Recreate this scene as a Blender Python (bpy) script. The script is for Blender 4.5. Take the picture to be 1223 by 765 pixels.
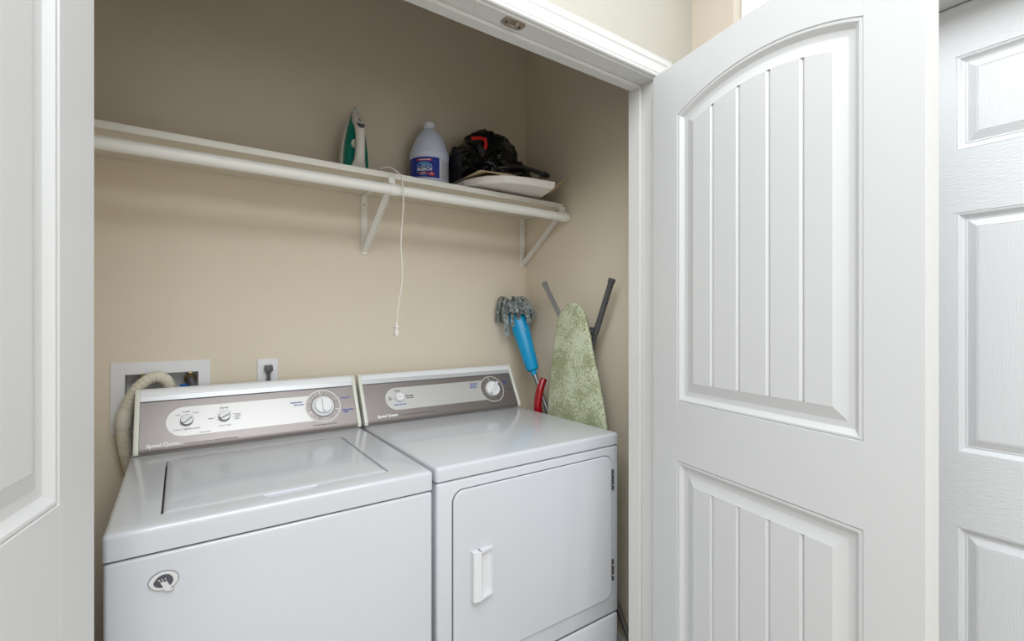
import bpy, bmesh, math, random
from mathutils import Vector, Matrix, noise
PI = math.pi
for o in list(bpy.data.objects): bpy.data.objects.remove(o)
SC = bpy.context.scene
COL = SC.collection
random.seed(7)

# ------------------------------------------------------------------ camera
cam_data = bpy.data.cameras.new('camera'); cam = bpy.data.objects.new('camera', cam_data); COL.objects.link(cam)
cam.location = (0, 0, 1.304)
cam.rotation_euler = (PI/2, 0, math.radians(-34.9))
cam_data.sensor_width = 36; cam_data.lens = 568/1223*36
cam_data.shift_y = -2.5/1223
cam_data.clip_start = 0.02
SC.camera = cam

# ------------------------------------------------------------------ world, lights, exposure
world = bpy.data.worlds.new('daylight'); SC.world = world; world.use_nodes = True
world.node_tree.nodes['Background'].inputs[0].default_value = (0.86, 0.97, 1.0, 1)
world.node_tree.nodes['Background'].inputs[1].default_value = 1.6
def area(name, loc, target, sx, sy, power, color):
    d = bpy.data.lights.new(name, 'AREA'); d.shape = 'RECTANGLE'; d.size = sx; d.size_y = sy
    d.energy = power; d.color = color
    o = bpy.data.objects.new(name, d); COL.objects.link(o); o.location = loc
    o.rotation_euler = (Vector(target)-Vector(loc)).to_track_quat('-Z', 'Y').to_euler()
    return o
area('unseen_back_fill', (0.30, -4.30, 1.35), (0.4, 1.8, 1.0), 2.2, 2.0, 18, (0.88, 0.945, 1.0))  # added fill lamp behind the camera; the back wall has no window
area('unseen_left_fill', (-2.90, -1.0, 1.40), (1.0, 0.6, 1.2), 1.6, 1.6, 8, (0.88, 0.945, 1.0))  # added side fill for the right door; the left wall is solid
area('unseen_overhead_fill', (-0.25, -0.55, 2.72), (-0.25, -0.55, 0), 2.6, 2.4, 62, (0.90, 0.955, 1.0))  # added broad overhead fill, standing in for ceiling bounce
VS = SC.view_settings
VS.view_transform = 'Standard'; VS.look = 'None'; VS.gamma = 1.0; VS.use_curve_mapping = False
VS.exposure = 0.88

# ------------------------------------------------------------------ materials
def mat(name, color, rough=0.5, metal=0.0, coat=0.0, bump=None, spec=0.5, trans=0.0):
    m = bpy.data.materials.new(name); m.use_nodes = True
    nt = m.node_tree; b = nt.nodes['Principled BSDF']
    b.inputs['Base Color'].default_value = (*color, 1); b.inputs['Roughness'].default_value = rough
    b.inputs['Metallic'].default_value = metal; b.inputs['Coat Weight'].default_value = coat
    b.inputs['Specular IOR Level'].default_value = spec; b.inputs['Transmission Weight'].default_value = trans
    tc = nt.nodes.new('ShaderNodeTexCoord')
    mp = nt.nodes.new('ShaderNodeMapping'); nt.links.new(tc.outputs['Object'], mp.inputs[0])
    n = nt.nodes.new('ShaderNodeTexNoise'); nt.links.new(mp.outputs[0], n.inputs['Vector'])
    sc, st, ax = bump if bump else (35, 0.01, (1, 1, 1))
    mp.inputs['Scale'].default_value = ax
    n.inputs['Scale'].default_value = sc; n.inputs['Detail'].default_value = 3
    bp = nt.nodes.new('ShaderNodeBump'); bp.inputs['Strength'].default_value = st; bp.inputs['Distance'].default_value = 0.002
    nt.links.new(n.outputs['Fac'], bp.inputs['Height']); nt.links.new(bp.outputs[0], b.inputs['Normal'])
    return m
def tint(m, c1, c2, scale, ax=(1, 1, 1), lo=0.35, hi=0.65, kind='noise'):
    nt = m.node_tree; b = nt.nodes['Principled BSDF']
    tc = nt.nodes.new('ShaderNodeTexCoord'); mp = nt.nodes.new('ShaderNodeMapping'); mp.inputs['Scale'].default_value = ax
    nt.links.new(tc.outputs['Object'], mp.inputs[0])
    n = nt.nodes.new('ShaderNodeTexNoise'); n.inputs['Scale'].default_value = scale; n.inputs['Detail'].default_value = 4
    nt.links.new(mp.outputs[0], n.inputs['Vector'])
    r = nt.nodes.new('ShaderNodeValToRGB'); r.color_ramp.elements[0].position = lo; r.color_ramp.elements[1].position = hi
    r.color_ramp.elements[0].color = (*c1, 1); r.color_ramp.elements[1].color = (*c2, 1)
    nt.links.new(n.outputs['Fac'], r.inputs[0]); nt.links.new(r.outputs[0], b.inputs['Base Color'])
    return n, r
M = {}
M['wall'] = mat('beige_wall_paint', (0.76, 0.67, 0.54), 0.75, bump=(170, 0.35, (1, 1, 1)))
tint(M['wall'], (0.75, 0.66, 0.53), (0.77, 0.68, 0.55), 2.0)
M['hallwall'] = mat('wall_paint_dimmed_hall', (0.45, 0.425, 0.37), 0.75, bump=(170, 0.35, (1, 1, 1)))  # same wall paint, darkened to offset the strong hall light
M['hallwarm'] = mat('wall_paint_dimmed_hall_right', (0.59, 0.515, 0.43), 0.75, bump=(170, 0.35, (1, 1, 1)))  # another darkened copy of the wall paint, offsetting light on the right wall
M['trim'] = mat('white_trim_paint', (0.64, 0.64, 0.62), 0.38)
tint(M['trim'], (0.63, 0.625, 0.60), (0.65, 0.65, 0.635), 5.0, (1, 1, .3))
M['door'] = mat('white_door_paint', (0.61, 0.615, 0.618), 0.36, bump=(60, 0.02, (1, 1, 1)))
M['grainh'] = mat('white_grained_door_horizontal', (0.66, 0.67, 0.685), 0.38, bump=(26, 0.55, (1.5, 1, 14)))
M['grainv'] = mat('white_grained_door_vertical', (0.66, 0.67, 0.685), 0.38, bump=(26, 0.3, (14, 1, 0.7)))
M['enamel'] = mat('white_appliance_enamel', (0.56, 0.575, 0.61), 0.2, coat=0.35, bump=(240, 0.012, (1, 1, 1)))
M['cream'] = mat('cream_plastic', (0.74, 0.74, 0.66), 0.4)
M['capwhite'] = mat('white_plastic', (0.82, 0.83, 0.84), 0.32)
M['steel'] = mat('brushed_console_panel', (0.27, 0.243, 0.235), 0.42, metal=0.75, bump=(60, 0.05, (1, 60, 60)))
M['silver'] = mat('satin_silver_print', (0.60, 0.59, 0.58), 0.42, metal=0.4)
M['strip'] = mat('grey_trim_strip', (0.60, 0.61, 0.62), 0.35, metal=0.3)
M['dark'] = mat('dark_gap_rubber', (0.03, 0.03, 0.035), 0.7)
M['greygap'] = mat('grey_gap_seal', (0.10, 0.10, 0.11), 0.7)
M['dialgrey'] = mat('dial_grey', (0.30, 0.275, 0.265), 0.4, metal=0.6)
M['ring'] = mat('pale_ring_print', (0.78, 0.76, 0.74), 0.4)
M['knobsilver'] = mat('silver_knob_plastic', (0.36, 0.355, 0.355), 0.32, metal=0.4)
M['blackink'] = mat('black_ink', (0.09, 0.085, 0.09), 0.5)
M['greyink'] = mat('grey_ink', (0.30, 0.29, 0.31), 0.5)
M['blueink'] = mat('blue_ink', (0.07, 0.12, 0.45), 0.5)
M['whiteink'] = mat('white_ink', (0.95, 0.95, 0.95), 0.4)
M['redink'] = mat('red_ink', (0.60, 0.03, 0.03), 0.45)
M['blued'] = mat('blue_label_film', (0.012, 0.035, 0.36), 0.35)
M['bottle'] = mat('pale_milky_plastic', (0.72, 0.78, 0.96), 0.38)
M['handle'] = mat('white_handle_plastic', (0.68, 0.69, 0.71), 0.35)
M['cap'] = mat('white_cap_plastic', (0.75, 0.78, 0.85), 0.4)
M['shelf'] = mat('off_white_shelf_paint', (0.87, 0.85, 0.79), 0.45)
M['under'] = mat('underside_shade_tint', (0.76, 0.69, 0.56), 0.7)  # shade and reflected wall tone put into this colour
M['rod'] = mat('off_white_rod_paint', (0.87, 0.86, 0.81), 0.35)
M['bracket'] = mat('white_enamelled_bracket', (0.84, 0.82, 0.76), 0.4)
M['teal'] = mat('teal_translucent_plastic', (0.0, 0.22, 0.16), 0.2, coat=0.4)
M['ironw'] = mat('warm_white_iron_plastic', (0.78, 0.745, 0.69), 0.3)
M['chrome'] = mat('polished_metal', (0.62, 0.60, 0.58), 0.2, metal=1.0)
M['nickel'] = mat('worn_nickel', (0.40, 0.34, 0.29), 0.42, metal=0.9)
M['smoke'] = mat('smoky_button_plastic', (0.09, 0.09, 0.10), 0.3)
M['bag'] = mat('black_bin_bag_film', (0.002, 0.002, 0.0025), 0.09, bump=(38, 0.5, (1, 1, 1)), spec=0.3)
M['redtape'] = mat('red_drawstring_film', (0.62, 0.02, 0.015), 0.35)
M['traywhite'] = mat('white_moulded_plastic', (0.80, 0.77, 0.73), 0.42)
M['tan'] = mat('tan_cloth', (0.56, 0.43, 0.27), 0.85, bump=(150, 0.4, (1, 1, 1)))
M['wood'] = mat('pale_raw_wood', (0.62, 0.47, 0.28), 0.65)
M['blackp'] = mat('black_plastic', (0.012, 0.012, 0.014), 0.35)
M['blue'] = mat('bright_blue_plastic', (0.0, 0.32, 0.62), 0.28)
M['pole'] = mat('grey_metal_pole', (0.25, 0.25, 0.26), 0.4, metal=0.7)
M['strand'] = mat('grey_microfibre', (0.22, 0.25, 0.25), 0.95, bump=(400, 0.8, (1, 1, 1)))
tint(M['strand'], (0.13, 0.155, 0.155), (0.42, 0.46, 0.44), 70)
M['red'] = mat('red_handle_plastic', (0.33, 0.0, 0.008), 0.22, coat=0.4)
M['tube'] = mat('dark_grey_tube_paint', (0.10, 0.10, 0.11), 0.38, metal=0.3)
M['tubel'] = mat('mid_grey_tube', (0.34, 0.34, 0.36), 0.3, metal=0.6)
M['cover'] = mat('green_paisley_cover', (0.4, 0.44, 0.28), 0.9, bump=(300, 0.3, (1, 1, 1)))
M['hingegrey'] = mat('dark_hinge_metal', (0.10, 0.095, 0.095), 0.45, metal=0.6)
M['brass'] = mat('brass_fitting', (0.42, 0.30, 0.16), 0.3, metal=0.95)
M['boxgrey'] = mat('pale_box_plastic', (0.76, 0.76, 0.77), 0.5)
M['rubber'] = mat('dark_grey_hose_rubber', (0.10, 0.10, 0.11), 0.5)
M['tagblue'] = mat('blue_valve_tag', (0.0, 0.17, 0.55), 0.4)
M['tagred'] = mat('red_valve_tag', (0.5, 0.01, 0.02), 0.4)
M['hose'] = mat('ivory_drain_hose', (0.74, 0.70, 0.59), 0.5)
M['cuff'] = mat('ivory_smooth_cuff', (0.70, 0.67, 0.57), 0.45)
M['plate'] = mat('white_cover_plate', (0.78, 0.78, 0.80), 0.35)
M['ivory'] = mat('white_cord_vinyl', (0.72, 0.69, 0.62), 0.45)
M['floor'] = mat('beige_floor_tile', (0.52, 0.48, 0.43), 0.4)
M['ceil'] = mat('white_ceiling_paint', (0.72, 0.70, 0.66), 0.8)
M['vinyl'] = mat('white_window_vinyl', (0.8, 0.82, 0.84), 0.4)
M['embdark'] = mat('slate_badge_enamel', (0.06, 0.065, 0.085), 0.35)
M['embsilver'] = mat('silver_badge', (0.66, 0.67, 0.70), 0.25, metal=0.5)
M['glass'] = mat('window_glass', (1, 1, 1), 0.0, trans=1.0)
def make_paisley(m):
    nt = m.node_tree; b = nt.nodes['Principled BSDF']
    tc = nt.nodes.new('ShaderNodeTexCoord')
    n0 = nt.nodes.new('ShaderNodeTexNoise'); n0.inputs['Scale'].default_value = 22; n0.inputs['Detail'].default_value = 1
    nt.links.new(tc.outputs['Object'], n0.inputs['Vector'])
    mx = nt.nodes.new('ShaderNodeVectorMath'); mx.operation = 'MULTIPLY_ADD'
    mx.inputs[1].default_value = (0.035, 0.035, 0.035); nt.links.new(n0.outputs['Color'], mx.inputs[0]); nt.links.new(tc.outputs['Object'], mx.inputs[2])
    v = nt.nodes.new('ShaderNodeTexVoronoi'); v.inputs['Scale'].default_value = 26; nt.links.new(mx.outputs[0], v.inputs['Vector'])
    s = nt.nodes.new('ShaderNodeMath'); s.operation = 'MULTIPLY'; s.inputs[1].default_value = 30; nt.links.new(v.outputs['Distance'], s.inputs[0])
    sn = nt.nodes.new('ShaderNodeMath'); sn.operation = 'SINE'; nt.links.new(s.outputs[0], sn.inputs[0])
    w = nt.nodes.new('ShaderNodeTexNoise'); w.inputs['Scale'].default_value = 210; w.inputs['Detail'].default_value = 2; nt.links.new(tc.outputs['Object'], w.inputs['Vector'])
    big = nt.nodes.new('ShaderNodeTexNoise'); big.inputs['Scale'].default_value = 13; nt.links.new(tc.outputs['Object'], big.inputs['Vector'])
    a = nt.nodes.new('ShaderNodeMath'); a.operation = 'MULTIPLY_ADD'; a.inputs[1].default_value = 0.10; nt.links.new(sn.outputs[0], a.inputs[0]); nt.links.new(w.outputs['Fac'], a.inputs[2])
    c = nt.nodes.new('ShaderNodeMath'); c.operation = 'MULTIPLY_ADD'; c.inputs[1].default_value = 0.9; nt.links.new(big.outputs['Fac'], c.inputs[0]); nt.links.new(a.outputs[0], c.inputs[2])
    r = nt.nodes.new('ShaderNodeValToRGB'); r.color_ramp.elements[0].position = 0.86; r.color_ramp.elements[1].position = 1.06
    r.color_ramp.elements[0].color = (0.32, 0.345, 0.195, 1); r.color_ramp.elements[1].color = (0.56, 0.60, 0.44, 1)
    nt.links.new(c.outputs[0], r.inputs[0]); nt.links.new(r.outputs[0], b.inputs['Base Color'])
make_paisley(M['cover'])
_nt = M['glass'].node_tree; _nt.nodes.clear()
_o = _nt.nodes.new('ShaderNodeOutputMaterial'); _m = _nt.nodes.new('ShaderNodeMixShader'); _t = _nt.nodes.new('ShaderNodeBsdfTransparent'); _g = _nt.nodes.new('ShaderNodeBsdfGlossy')
_g.inputs['Roughness'].default_value = 0.02; _m.inputs[0].default_value = 0.06
_nt.links.new(_t.outputs[0], _m.inputs[1]); _nt.links.new(_g.outputs[0], _m.inputs[2]); _nt.links.new(_m.outputs[0], _o.inputs[0])

# ------------------------------------------------------------------ helpers
def thing(name, label, cat, loc=(0, 0, 0), rz=0, group=None):
    o = bpy.data.objects.new(name, None); COL.objects.link(o); o.empty_display_size = 0.05
    o.location = loc; o.rotation_euler = (0, 0, rz); o['label'] = label; o['category'] = cat
    if group: o['group'] = group
    return o
def tag(o, label, cat, group=None):
    o['label'] = label; o['category'] = cat
    if group: o['group'] = group
    return o
def abs_loc(p):
    v = Vector((0, 0, 0))
    while p is not None:
        v += p.location if p.type == 'EMPTY' else Vector((0, 0, 0))
        p = p.parent
    return v
def obj(name, bm, m, parent=None, smooth=True, world=True, angle=35, label=None):
    """link a bmesh as one mesh object; world=True means coordinates are world ones even under an Empty"""
    bmesh.ops.recalc_face_normals(bm, faces=bm.faces[:])
    if parent is not None and world:
        off = abs_loc(parent)
        for v in bm.verts: v.co -= off
    me = bpy.data.meshes.new(name); bm.to_mesh(me); bm.free()
    me.materials.append(m)
    if smooth:
        for p in me.polygons: p.use_smooth = True
        me.set_sharp_from_angle(angle=math.radians(angle))
    o = bpy.data.objects.new(name, me); COL.objects.link(o)
    if parent is not None: o.parent = parent
    if label: o['label'] = label
    return o
def struct(name, bm, m, parent=None, **k):
    o = obj(name, bm, m, parent, **k)
    if parent is None: o['kind'] = 'structure'
    return o
def BM(): return bmesh.new()
def box(bm, a, b, r=0.0, seg=2):
    t = bmesh.new()
    bmesh.ops.create_cube(t, size=1)
    c = [(a[i]+b[i])/2 for i in range(3)]; s = [abs(b[i]-a[i]) for i in range(3)]
    for v in t.verts: v.co = Vector((c[0]+v.co.x*s[0], c[1]+v.co.y*s[1], c[2]+v.co.z*s[2]))
    if r > 0: bmesh.ops.bevel(t, geom=t.edges[:], offset=min(r, min(s)*0.49), segments=seg, profile=0.5, affect='EDGES')
    merge(bm, t)
    return bm
def merge(bm, t):
    me = bpy.data.meshes.new('tmp'); t.to_mesh(me); t.free(); bm.from_mesh(me); bpy.data.meshes.remove(me)
def prism(bm, pts, f0, f1):
    """pts 2D list -> f0(p), f1(p) give 3D points of both caps"""
    a = [bm.verts.new(f0(p)) for p in pts]; b = [bm.verts.new(f1(p)) for p in pts]; n = len(pts)
    bm.faces.new(a); bm.faces.new(b[::-1])
    for i in range(n): bm.faces.new((a[i], a[(i+1) % n], b[(i+1) % n], b[i]))
    return bm
def rprism(bm, pts, f0, f1, r, seg=2):
    t = bmesh.new(); prism(t, pts, f0, f1)
    bmesh.ops.recalc_face_normals(t, faces=t.faces[:])
    bmesh.ops.bevel(t, geom=t.edges[:], offset=r, segments=seg, profile=0.5, affect='EDGES')
    merge(bm, t); return bm
def lathe(bm, prof, origin=(0, 0, 0), axis=(0, 0, 1), n=40):
    q = Vector(axis).normalized().to_track_quat('Z', 'Y'); O = Vector(origin); rings = []
    for r, h in prof:
        if r < 1e-6: rings.append([bm.verts.new(O + q @ Vector((0, 0, h)))])
        else: rings.append([bm.verts.new(O + q @ Vector((r*math.cos(2*PI*k/n), r*math.sin(2*PI*k/n), h))) for k in range(n)])
    for A, B in zip(rings, rings[1:]):
        for k in range(n):
            k2 = (k+1) % n
            if len(A) == 1 and len(B) == 1: continue
            if len(A) == 1: bm.faces.new((A[0], B[k], B[k2]))
            elif len(B) == 1: bm.faces.new((A[k], A[k2], B[0]))
            else: bm.faces.new((A[k], A[k2], B[k2], B[k]))
    return bm
def spline(pts, per=8):
    P = [Vector(p) for p in pts]; P = [P[0]*2-P[1]]+P+[P[-1]*2-P[-2]]; out = []
    for i in range(1, len(P)-2):
        for k in range(per):
            t = k/per; a, b, c, d = P[i-1:i+3]
            out.append(0.5*((2*b)+(c-a)*t+(2*a-5*b+4*c-d)*t*t+(3*b-a-3*c+d)*t**3))
    out.append(P[-2]); return out
def tube(bm, pts, r, n=14, caps=True):
    P = [Vector(p) for p in pts]; rings = []; up = None
    for i, p in enumerate(P):
        d = (P[min(i+1, len(P)-1)]-P[max(i-1, 0)]).normalized()
        if up is None: up = d.orthogonal().normalized()
        up = (up-d*up.dot(d)).normalized(); s = d.cross(up)
        rr = r(i/(len(P)-1)) if callable(r) else r
        rings.append([bm.verts.new(p+(up*math.cos(2*PI*k/n)+s*math.sin(2*PI*k/n))*rr) for k in range(n)])
    for A, B in zip(rings, rings[1:]):
        for k in range(n): bm.faces.new((A[k], A[(k+1) % n], B[(k+1) % n], B[k]))
    if caps: bm.faces.new(rings[0][::-1]); bm.faces.new(rings[-1])
    return bm
def grid_solid(bm, us, vs, holes, w0, w1, F):
    """slab with rectangular holes; F(u,v,w)->3D"""
    us = sorted(set(us+[h[0] for h in holes]+[h[1] for h in holes])); vs = sorted(set(vs+[h[2] for h in holes]+[h[3] for h in holes]))
    def solid(i, j):
        if i < 0 or j < 0 or i >= len(us)-1 or j >= len(vs)-1: return False
        cu = (us[i]+us[i+1])/2; cv = (vs[j]+vs[j+1])/2
        return not any(h[0] < cu < h[1] and h[2] < cv < h[3] for h in holes)
    V = {}
    def v(i, j, w):
        k = (i, j, w)
        if k not in V: V[k] = bm.verts.new(F(us[i], vs[j], w1 if w else w0))
        return V[k]
    for i in range(len(us)-1):
        for j in range(len(vs)-1):
            if not solid(i, j): continue
            for w in (0, 1): bm.faces.new((v(i, j, w), v(i+1, j, w), v(i+1, j+1, w), v(i, j+1, w)))
            for di, dj, a, b in ((-1, 0, (i, j), (i, j+1)), (1, 0, (i+1, j), (i+1, j+1)), (0, -1, (i, j), (i+1, j)), (0, 1, (i, j+1), (i+1, j+1))):
                if not solid(i+di, j+dj): bm.faces.new((v(*a, 0), v(*b, 0), v(*b, 1), v(*a, 1)))
    return bm
ARCH = {}
def offset_loop(P, d):
    k_ = (round(P[0][0], 5), round(P[0][1], 5), len(P))
    if k_ in ARCH: return ARCH[k_](d)
    return offset_generic(P, d)
def offset_generic(P, d):
    """inset a closed CCW 2D loop by d with mitres"""
    n = len(P); out = []
    for i in range(n):
        a, b, c = Vector(P[i-1]), Vector(P[i]), Vector(P[(i+1) % n])
        e1 = (b-a).normalized(); e2 = (c-b).normalized()
        n1 = Vector((-e1.y, e1.x)); n2 = Vector((-e2.y, e2.x)); m = (n1+n2)
        m = m/m.length_squared*2
        out.append((b.x+m.x*d, b.y+m.y*d))
    return out
def text_into(bm, body, size, F, align='CENTER', bold=0.0, sx=1.0, spacing=1.0):
    cu = bpy.data.curves.new('t', 'FONT'); cu.body = body; cu.size = size; cu.align_x = align; cu.align_y = 'CENTER'
    cu.offset = bold; cu.space_character = spacing; cu.resolution_u = 3
    o = bpy.data.objects.new('t', cu); COL.objects.link(o)
    bpy.context.view_layer.update()
    me = bpy.data.meshes.new_from_object(o.evaluated_get(bpy.context.evaluated_depsgraph_get()))
    for v in me.vertices: v.co = F(v.co.x*sx, v.co.y)
    bm.from_mesh(me)
    bpy.data.meshes.remove(me); bpy.data.objects.remove(o); bpy.data.curves.remove(cu)
    return bm
def disc(bm, c, r, F, n=40, r0=0.0, a0=0.0, a1=2*PI):
    """flat disc / annulus in a local frame F(u,v)"""
    full = abs(a1-a0-2*PI) < 1e-6
    A = [a0+(a1-a0)*k/n for k in range(n+(0 if full else 1))]
    o = [bm.verts.new(F(c[0]+r*math.cos(a), c[1]+r*math.sin(a))) for a in A]
    if r0 <= 0: bm.faces.new(o); return bm
    i = [bm.verts.new(F(c[0]+r0*math.cos(a), c[1]+r0*math.sin(a))) for a in A]
    for k in range(len(A)-(0 if full else 1)):
        k2 = (k+1) % len(A); bm.faces.new((o[k], o[k2], i[k2], i[k]))
    return bm

# ------------------------------------------------------------------ room shell
YB, YF0, YF1, XR = 1.873, 0.950, 1.045, 1.389
CEIL = 2.74
JL, JR, JH = -0.137, 1.197, 2.039          # jamb faces of the closet opening and underside of its head
XHL, YHB = -3.00, -4.50
struct('floor', box(BM(), (XHL-.1, YHB-.1, -0.1), (XR+.6, YB+.12, 0)), M['floor'])
struct('ceiling', box(BM(), (XHL-.1, YHB-.1, CEIL), (XR+.6, YB+.12, CEIL+.1)), M['ceil'])
# back wall with the recess for the laundry supply box
BX = (-0.141, 0.0505, 0.985, 1.1325)
struct('wall_back', grid_solid(BM(), [-0.45, XR+.12], [0, CEIL], [BX], YB, YB+.12, lambda u, v, w: (u, w, v)), M['wall'], smooth=False)
DOY0, DOY1, DOZ = 0.012, 0.735, 2.040
WINR = (-0.05, 0.806, 2.16, 2.62)
struct('wall_right', box(BM(), (XR, YF1, 0), (XR+.121, YB, CEIL)), M['wall'], smooth=False)
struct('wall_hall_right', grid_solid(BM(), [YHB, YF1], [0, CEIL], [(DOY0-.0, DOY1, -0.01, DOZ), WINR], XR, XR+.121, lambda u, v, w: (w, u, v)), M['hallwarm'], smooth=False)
struct('wall_left', box(BM(), (-0.45, YF1, 0), (-0.33, YB, CEIL)), M['wall'], smooth=False)
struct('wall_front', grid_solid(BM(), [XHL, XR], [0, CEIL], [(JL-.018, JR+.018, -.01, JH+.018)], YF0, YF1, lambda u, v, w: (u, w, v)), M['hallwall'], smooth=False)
struct('wall_hall_left', box(BM(), (XHL-.1, YHB, 0), (XHL, YF1, CEIL)), M['wall'], smooth=False)
struct('wall_hall_back', box(BM(), (XHL-.1, YHB-.1, 0), (XR+.12, YHB, CEIL)), M['wall'], smooth=False)
# closet jamb and stop
bm = BM()
box(bm, (JR, YF0, 0), (JR+.018, YF1, JH+.018)); box(bm, (JL-.018, YF0, 0), (JL, YF1, JH+.018)); box(bm, (JL, YF0, JH), (JR, YF1, JH+.018))
struct('trim_1', bm, M['trim'], smooth=False)
bm = BM(); SY = YF0+.048
box(bm, (JR-.010, SY, 0), (JR, YF1-.0, JH), .0015, 1); box(bm, (JL, SY, 0), (JL+.010, YF1, JH), .0015, 1); box(bm, (JL+.01, SY, JH-.010), (JR-.01, SY+.032, JH), .0015, 1)
struct('trim_2', bm, M['trim'], smooth=False)
# casings: mitred moulding swept round an opening
CAS = [(0, 0), (0, .009), (.003, .0115), (.010, .0105), (.0125, .0125), (.020, .0135), (.036, .0135), (.040, .0155), (.044, .0180), (.054, .0180), (.058, .0165), (.0605, .0135), (.064, .012), (.064, 0)]
def casing(bm, x0, x1, z1, F, reveal=.005, prof=CAS):
    x0 -= reveal; x1 += reveal; z1 += reveal
    path = [((x0, 0), (-1, 0)), ((x0, z1), (-1, 1)), ((x1, z1), (1, 1)), ((x1, 0), (1, 0))]
    loops = [[bm.verts.new(F(p[0]+m[0]*w, p[1]+m[1]*w, h)) for w, h in prof] for p, m in path]
    for A, B in zip(loops, loops[1:]):
        for k in range(len(prof)-1): bm.faces.new((A[k], A[k+1], B[k+1], B[k]))
    bm.faces.new(loops[0]); bm.faces.new(loops[-1])
    return bm
struct('trim_3', casing(BM(), JL, JR, JH, lambda u, v, h: (u, YF0-h, v)), M['trim'])
struct('trim_4', casing(BM(), DOY0, DOY1-.018, DOZ-.018, lambda u, v, h: (XR-h, u, v), prof=[(a*.6, b) for a, b in CAS]), M['trim'])
bm = BM()
box(bm, (XR, DOY1-.018, 0), (XR+.121, DOY1, DOZ)); box(bm, (XR, DOY0, 0), (XR+.121, DOY0+.018, DOZ)); box(bm, (XR, DOY0+.018, DOZ-.0105), (XR+.121, DOY1-.018, DOZ-.0005))
struct('trim_5', bm, M['trim'], smooth=False)
# baseboards inside the closet
def baseboard(name, a, b, nrm):
    bm = BM(); prof = [(0, 0), (.013, 0), (.013, .070), (.010, .082), (.005, .090), (0, .092)]
    rprism
    A = [bm.verts.new((a[0]+nrm[0]*d, a[1]+nrm[1]*d, z)) for d, z in prof]; B = [bm.verts.new((b[0]+nrm[0]*d, b[1]+nrm[1]*d, z)) for d, z in prof]
    n = len(prof)
    for k in range(n): bm.faces.new((A[k], A[(k+1) % n], B[(k+1) % n], B[k]))
    bm.faces.new(A); bm.faces.new(B[::-1]); struct(name, bm, M['trim'])
baseboard('baseboard_back', (-.33, YB), (XR-.013, YB), (0, -1)); baseboard('baseboard_right', (XR, YF1), (XR, YB), (-1, 0)); baseboard('baseboard_left', (-.33, YF1), (-.33, YB), (1, 0))
# high window over the far-right door
WX = XR+.040
wi = BM(); y0, y1, z0, z1 = WINR
for a, b in (((y0, z0), (y1, z0+.045)), ((y0, z1-.045), (y1, z1)), ((y0, z0+.045), (y0+.045, z1-.045)), ((y1-.045, z0+.045), (y1, z1-.045))):
    box(wi, (WX, a[0], a[1]), (WX+.045, b[0], b[1]), .003, 1)
w1 = struct('window_1', wi, M['vinyl'], smooth=False)
struct('pane', box(BM(), (WX+.018, y0+.040, z0+.040), (WX+.022, y1-.040, z1-.040)), M['glass'], w1, smooth=False, world=False)

# ------------------------------------------------------------------ doors
def arch_poly(x0, x1, z0, zs, rise, n=22):
    w = (x1-x0)/2; R = (w*w+rise*rise)/(2*rise); cz = zs+rise-R; xc = (x0+x1)/2
    def f(d):
        Q = [(x0+d, z0+d), (x1-d, z0+d)]; a = math.asin((w-d)/(R-d))
        return Q+[(xc+(R-d)*math.sin(a-2*a*k/n), cz+(R-d)*math.cos(a-2*a*k/n)) for k in range(n+1)]
    ARCH[(round(x0, 5), round(z0, 5), n+3)] = f
    return f(0)
PR_A = [(0, 0), (.0012, .0022), (.0028, .0022), (.0040, .0006), (.0080, .0010), (.0190, .0092), (.0230, .0100), (.0320, .0100), (.0560, .0028), (.0580, .0020)]
PR_6 = [(0, 0), (.0010, .0016), (.0025, .0004), (.0060, .0016), (.0100, .0060), (.0150, .0095), (.0160, .0080), (.0190, .0085), (.0350, .0020), (.0360, .0032), (.0375, .0018)]
def ring(bm, P, prof, F):
    loops = [[bm.verts.new(F(x, z, d)) for x, z in offset_loop(P, i)] for i, d in prof]
    n = len(P)
    for A, B in zip(loops, loops[1:]):
        for k in range(n): bm.faces.new((A[k], A[(k+1) % n], B[(k+1) % n], B[k]))
    return bm
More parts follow.
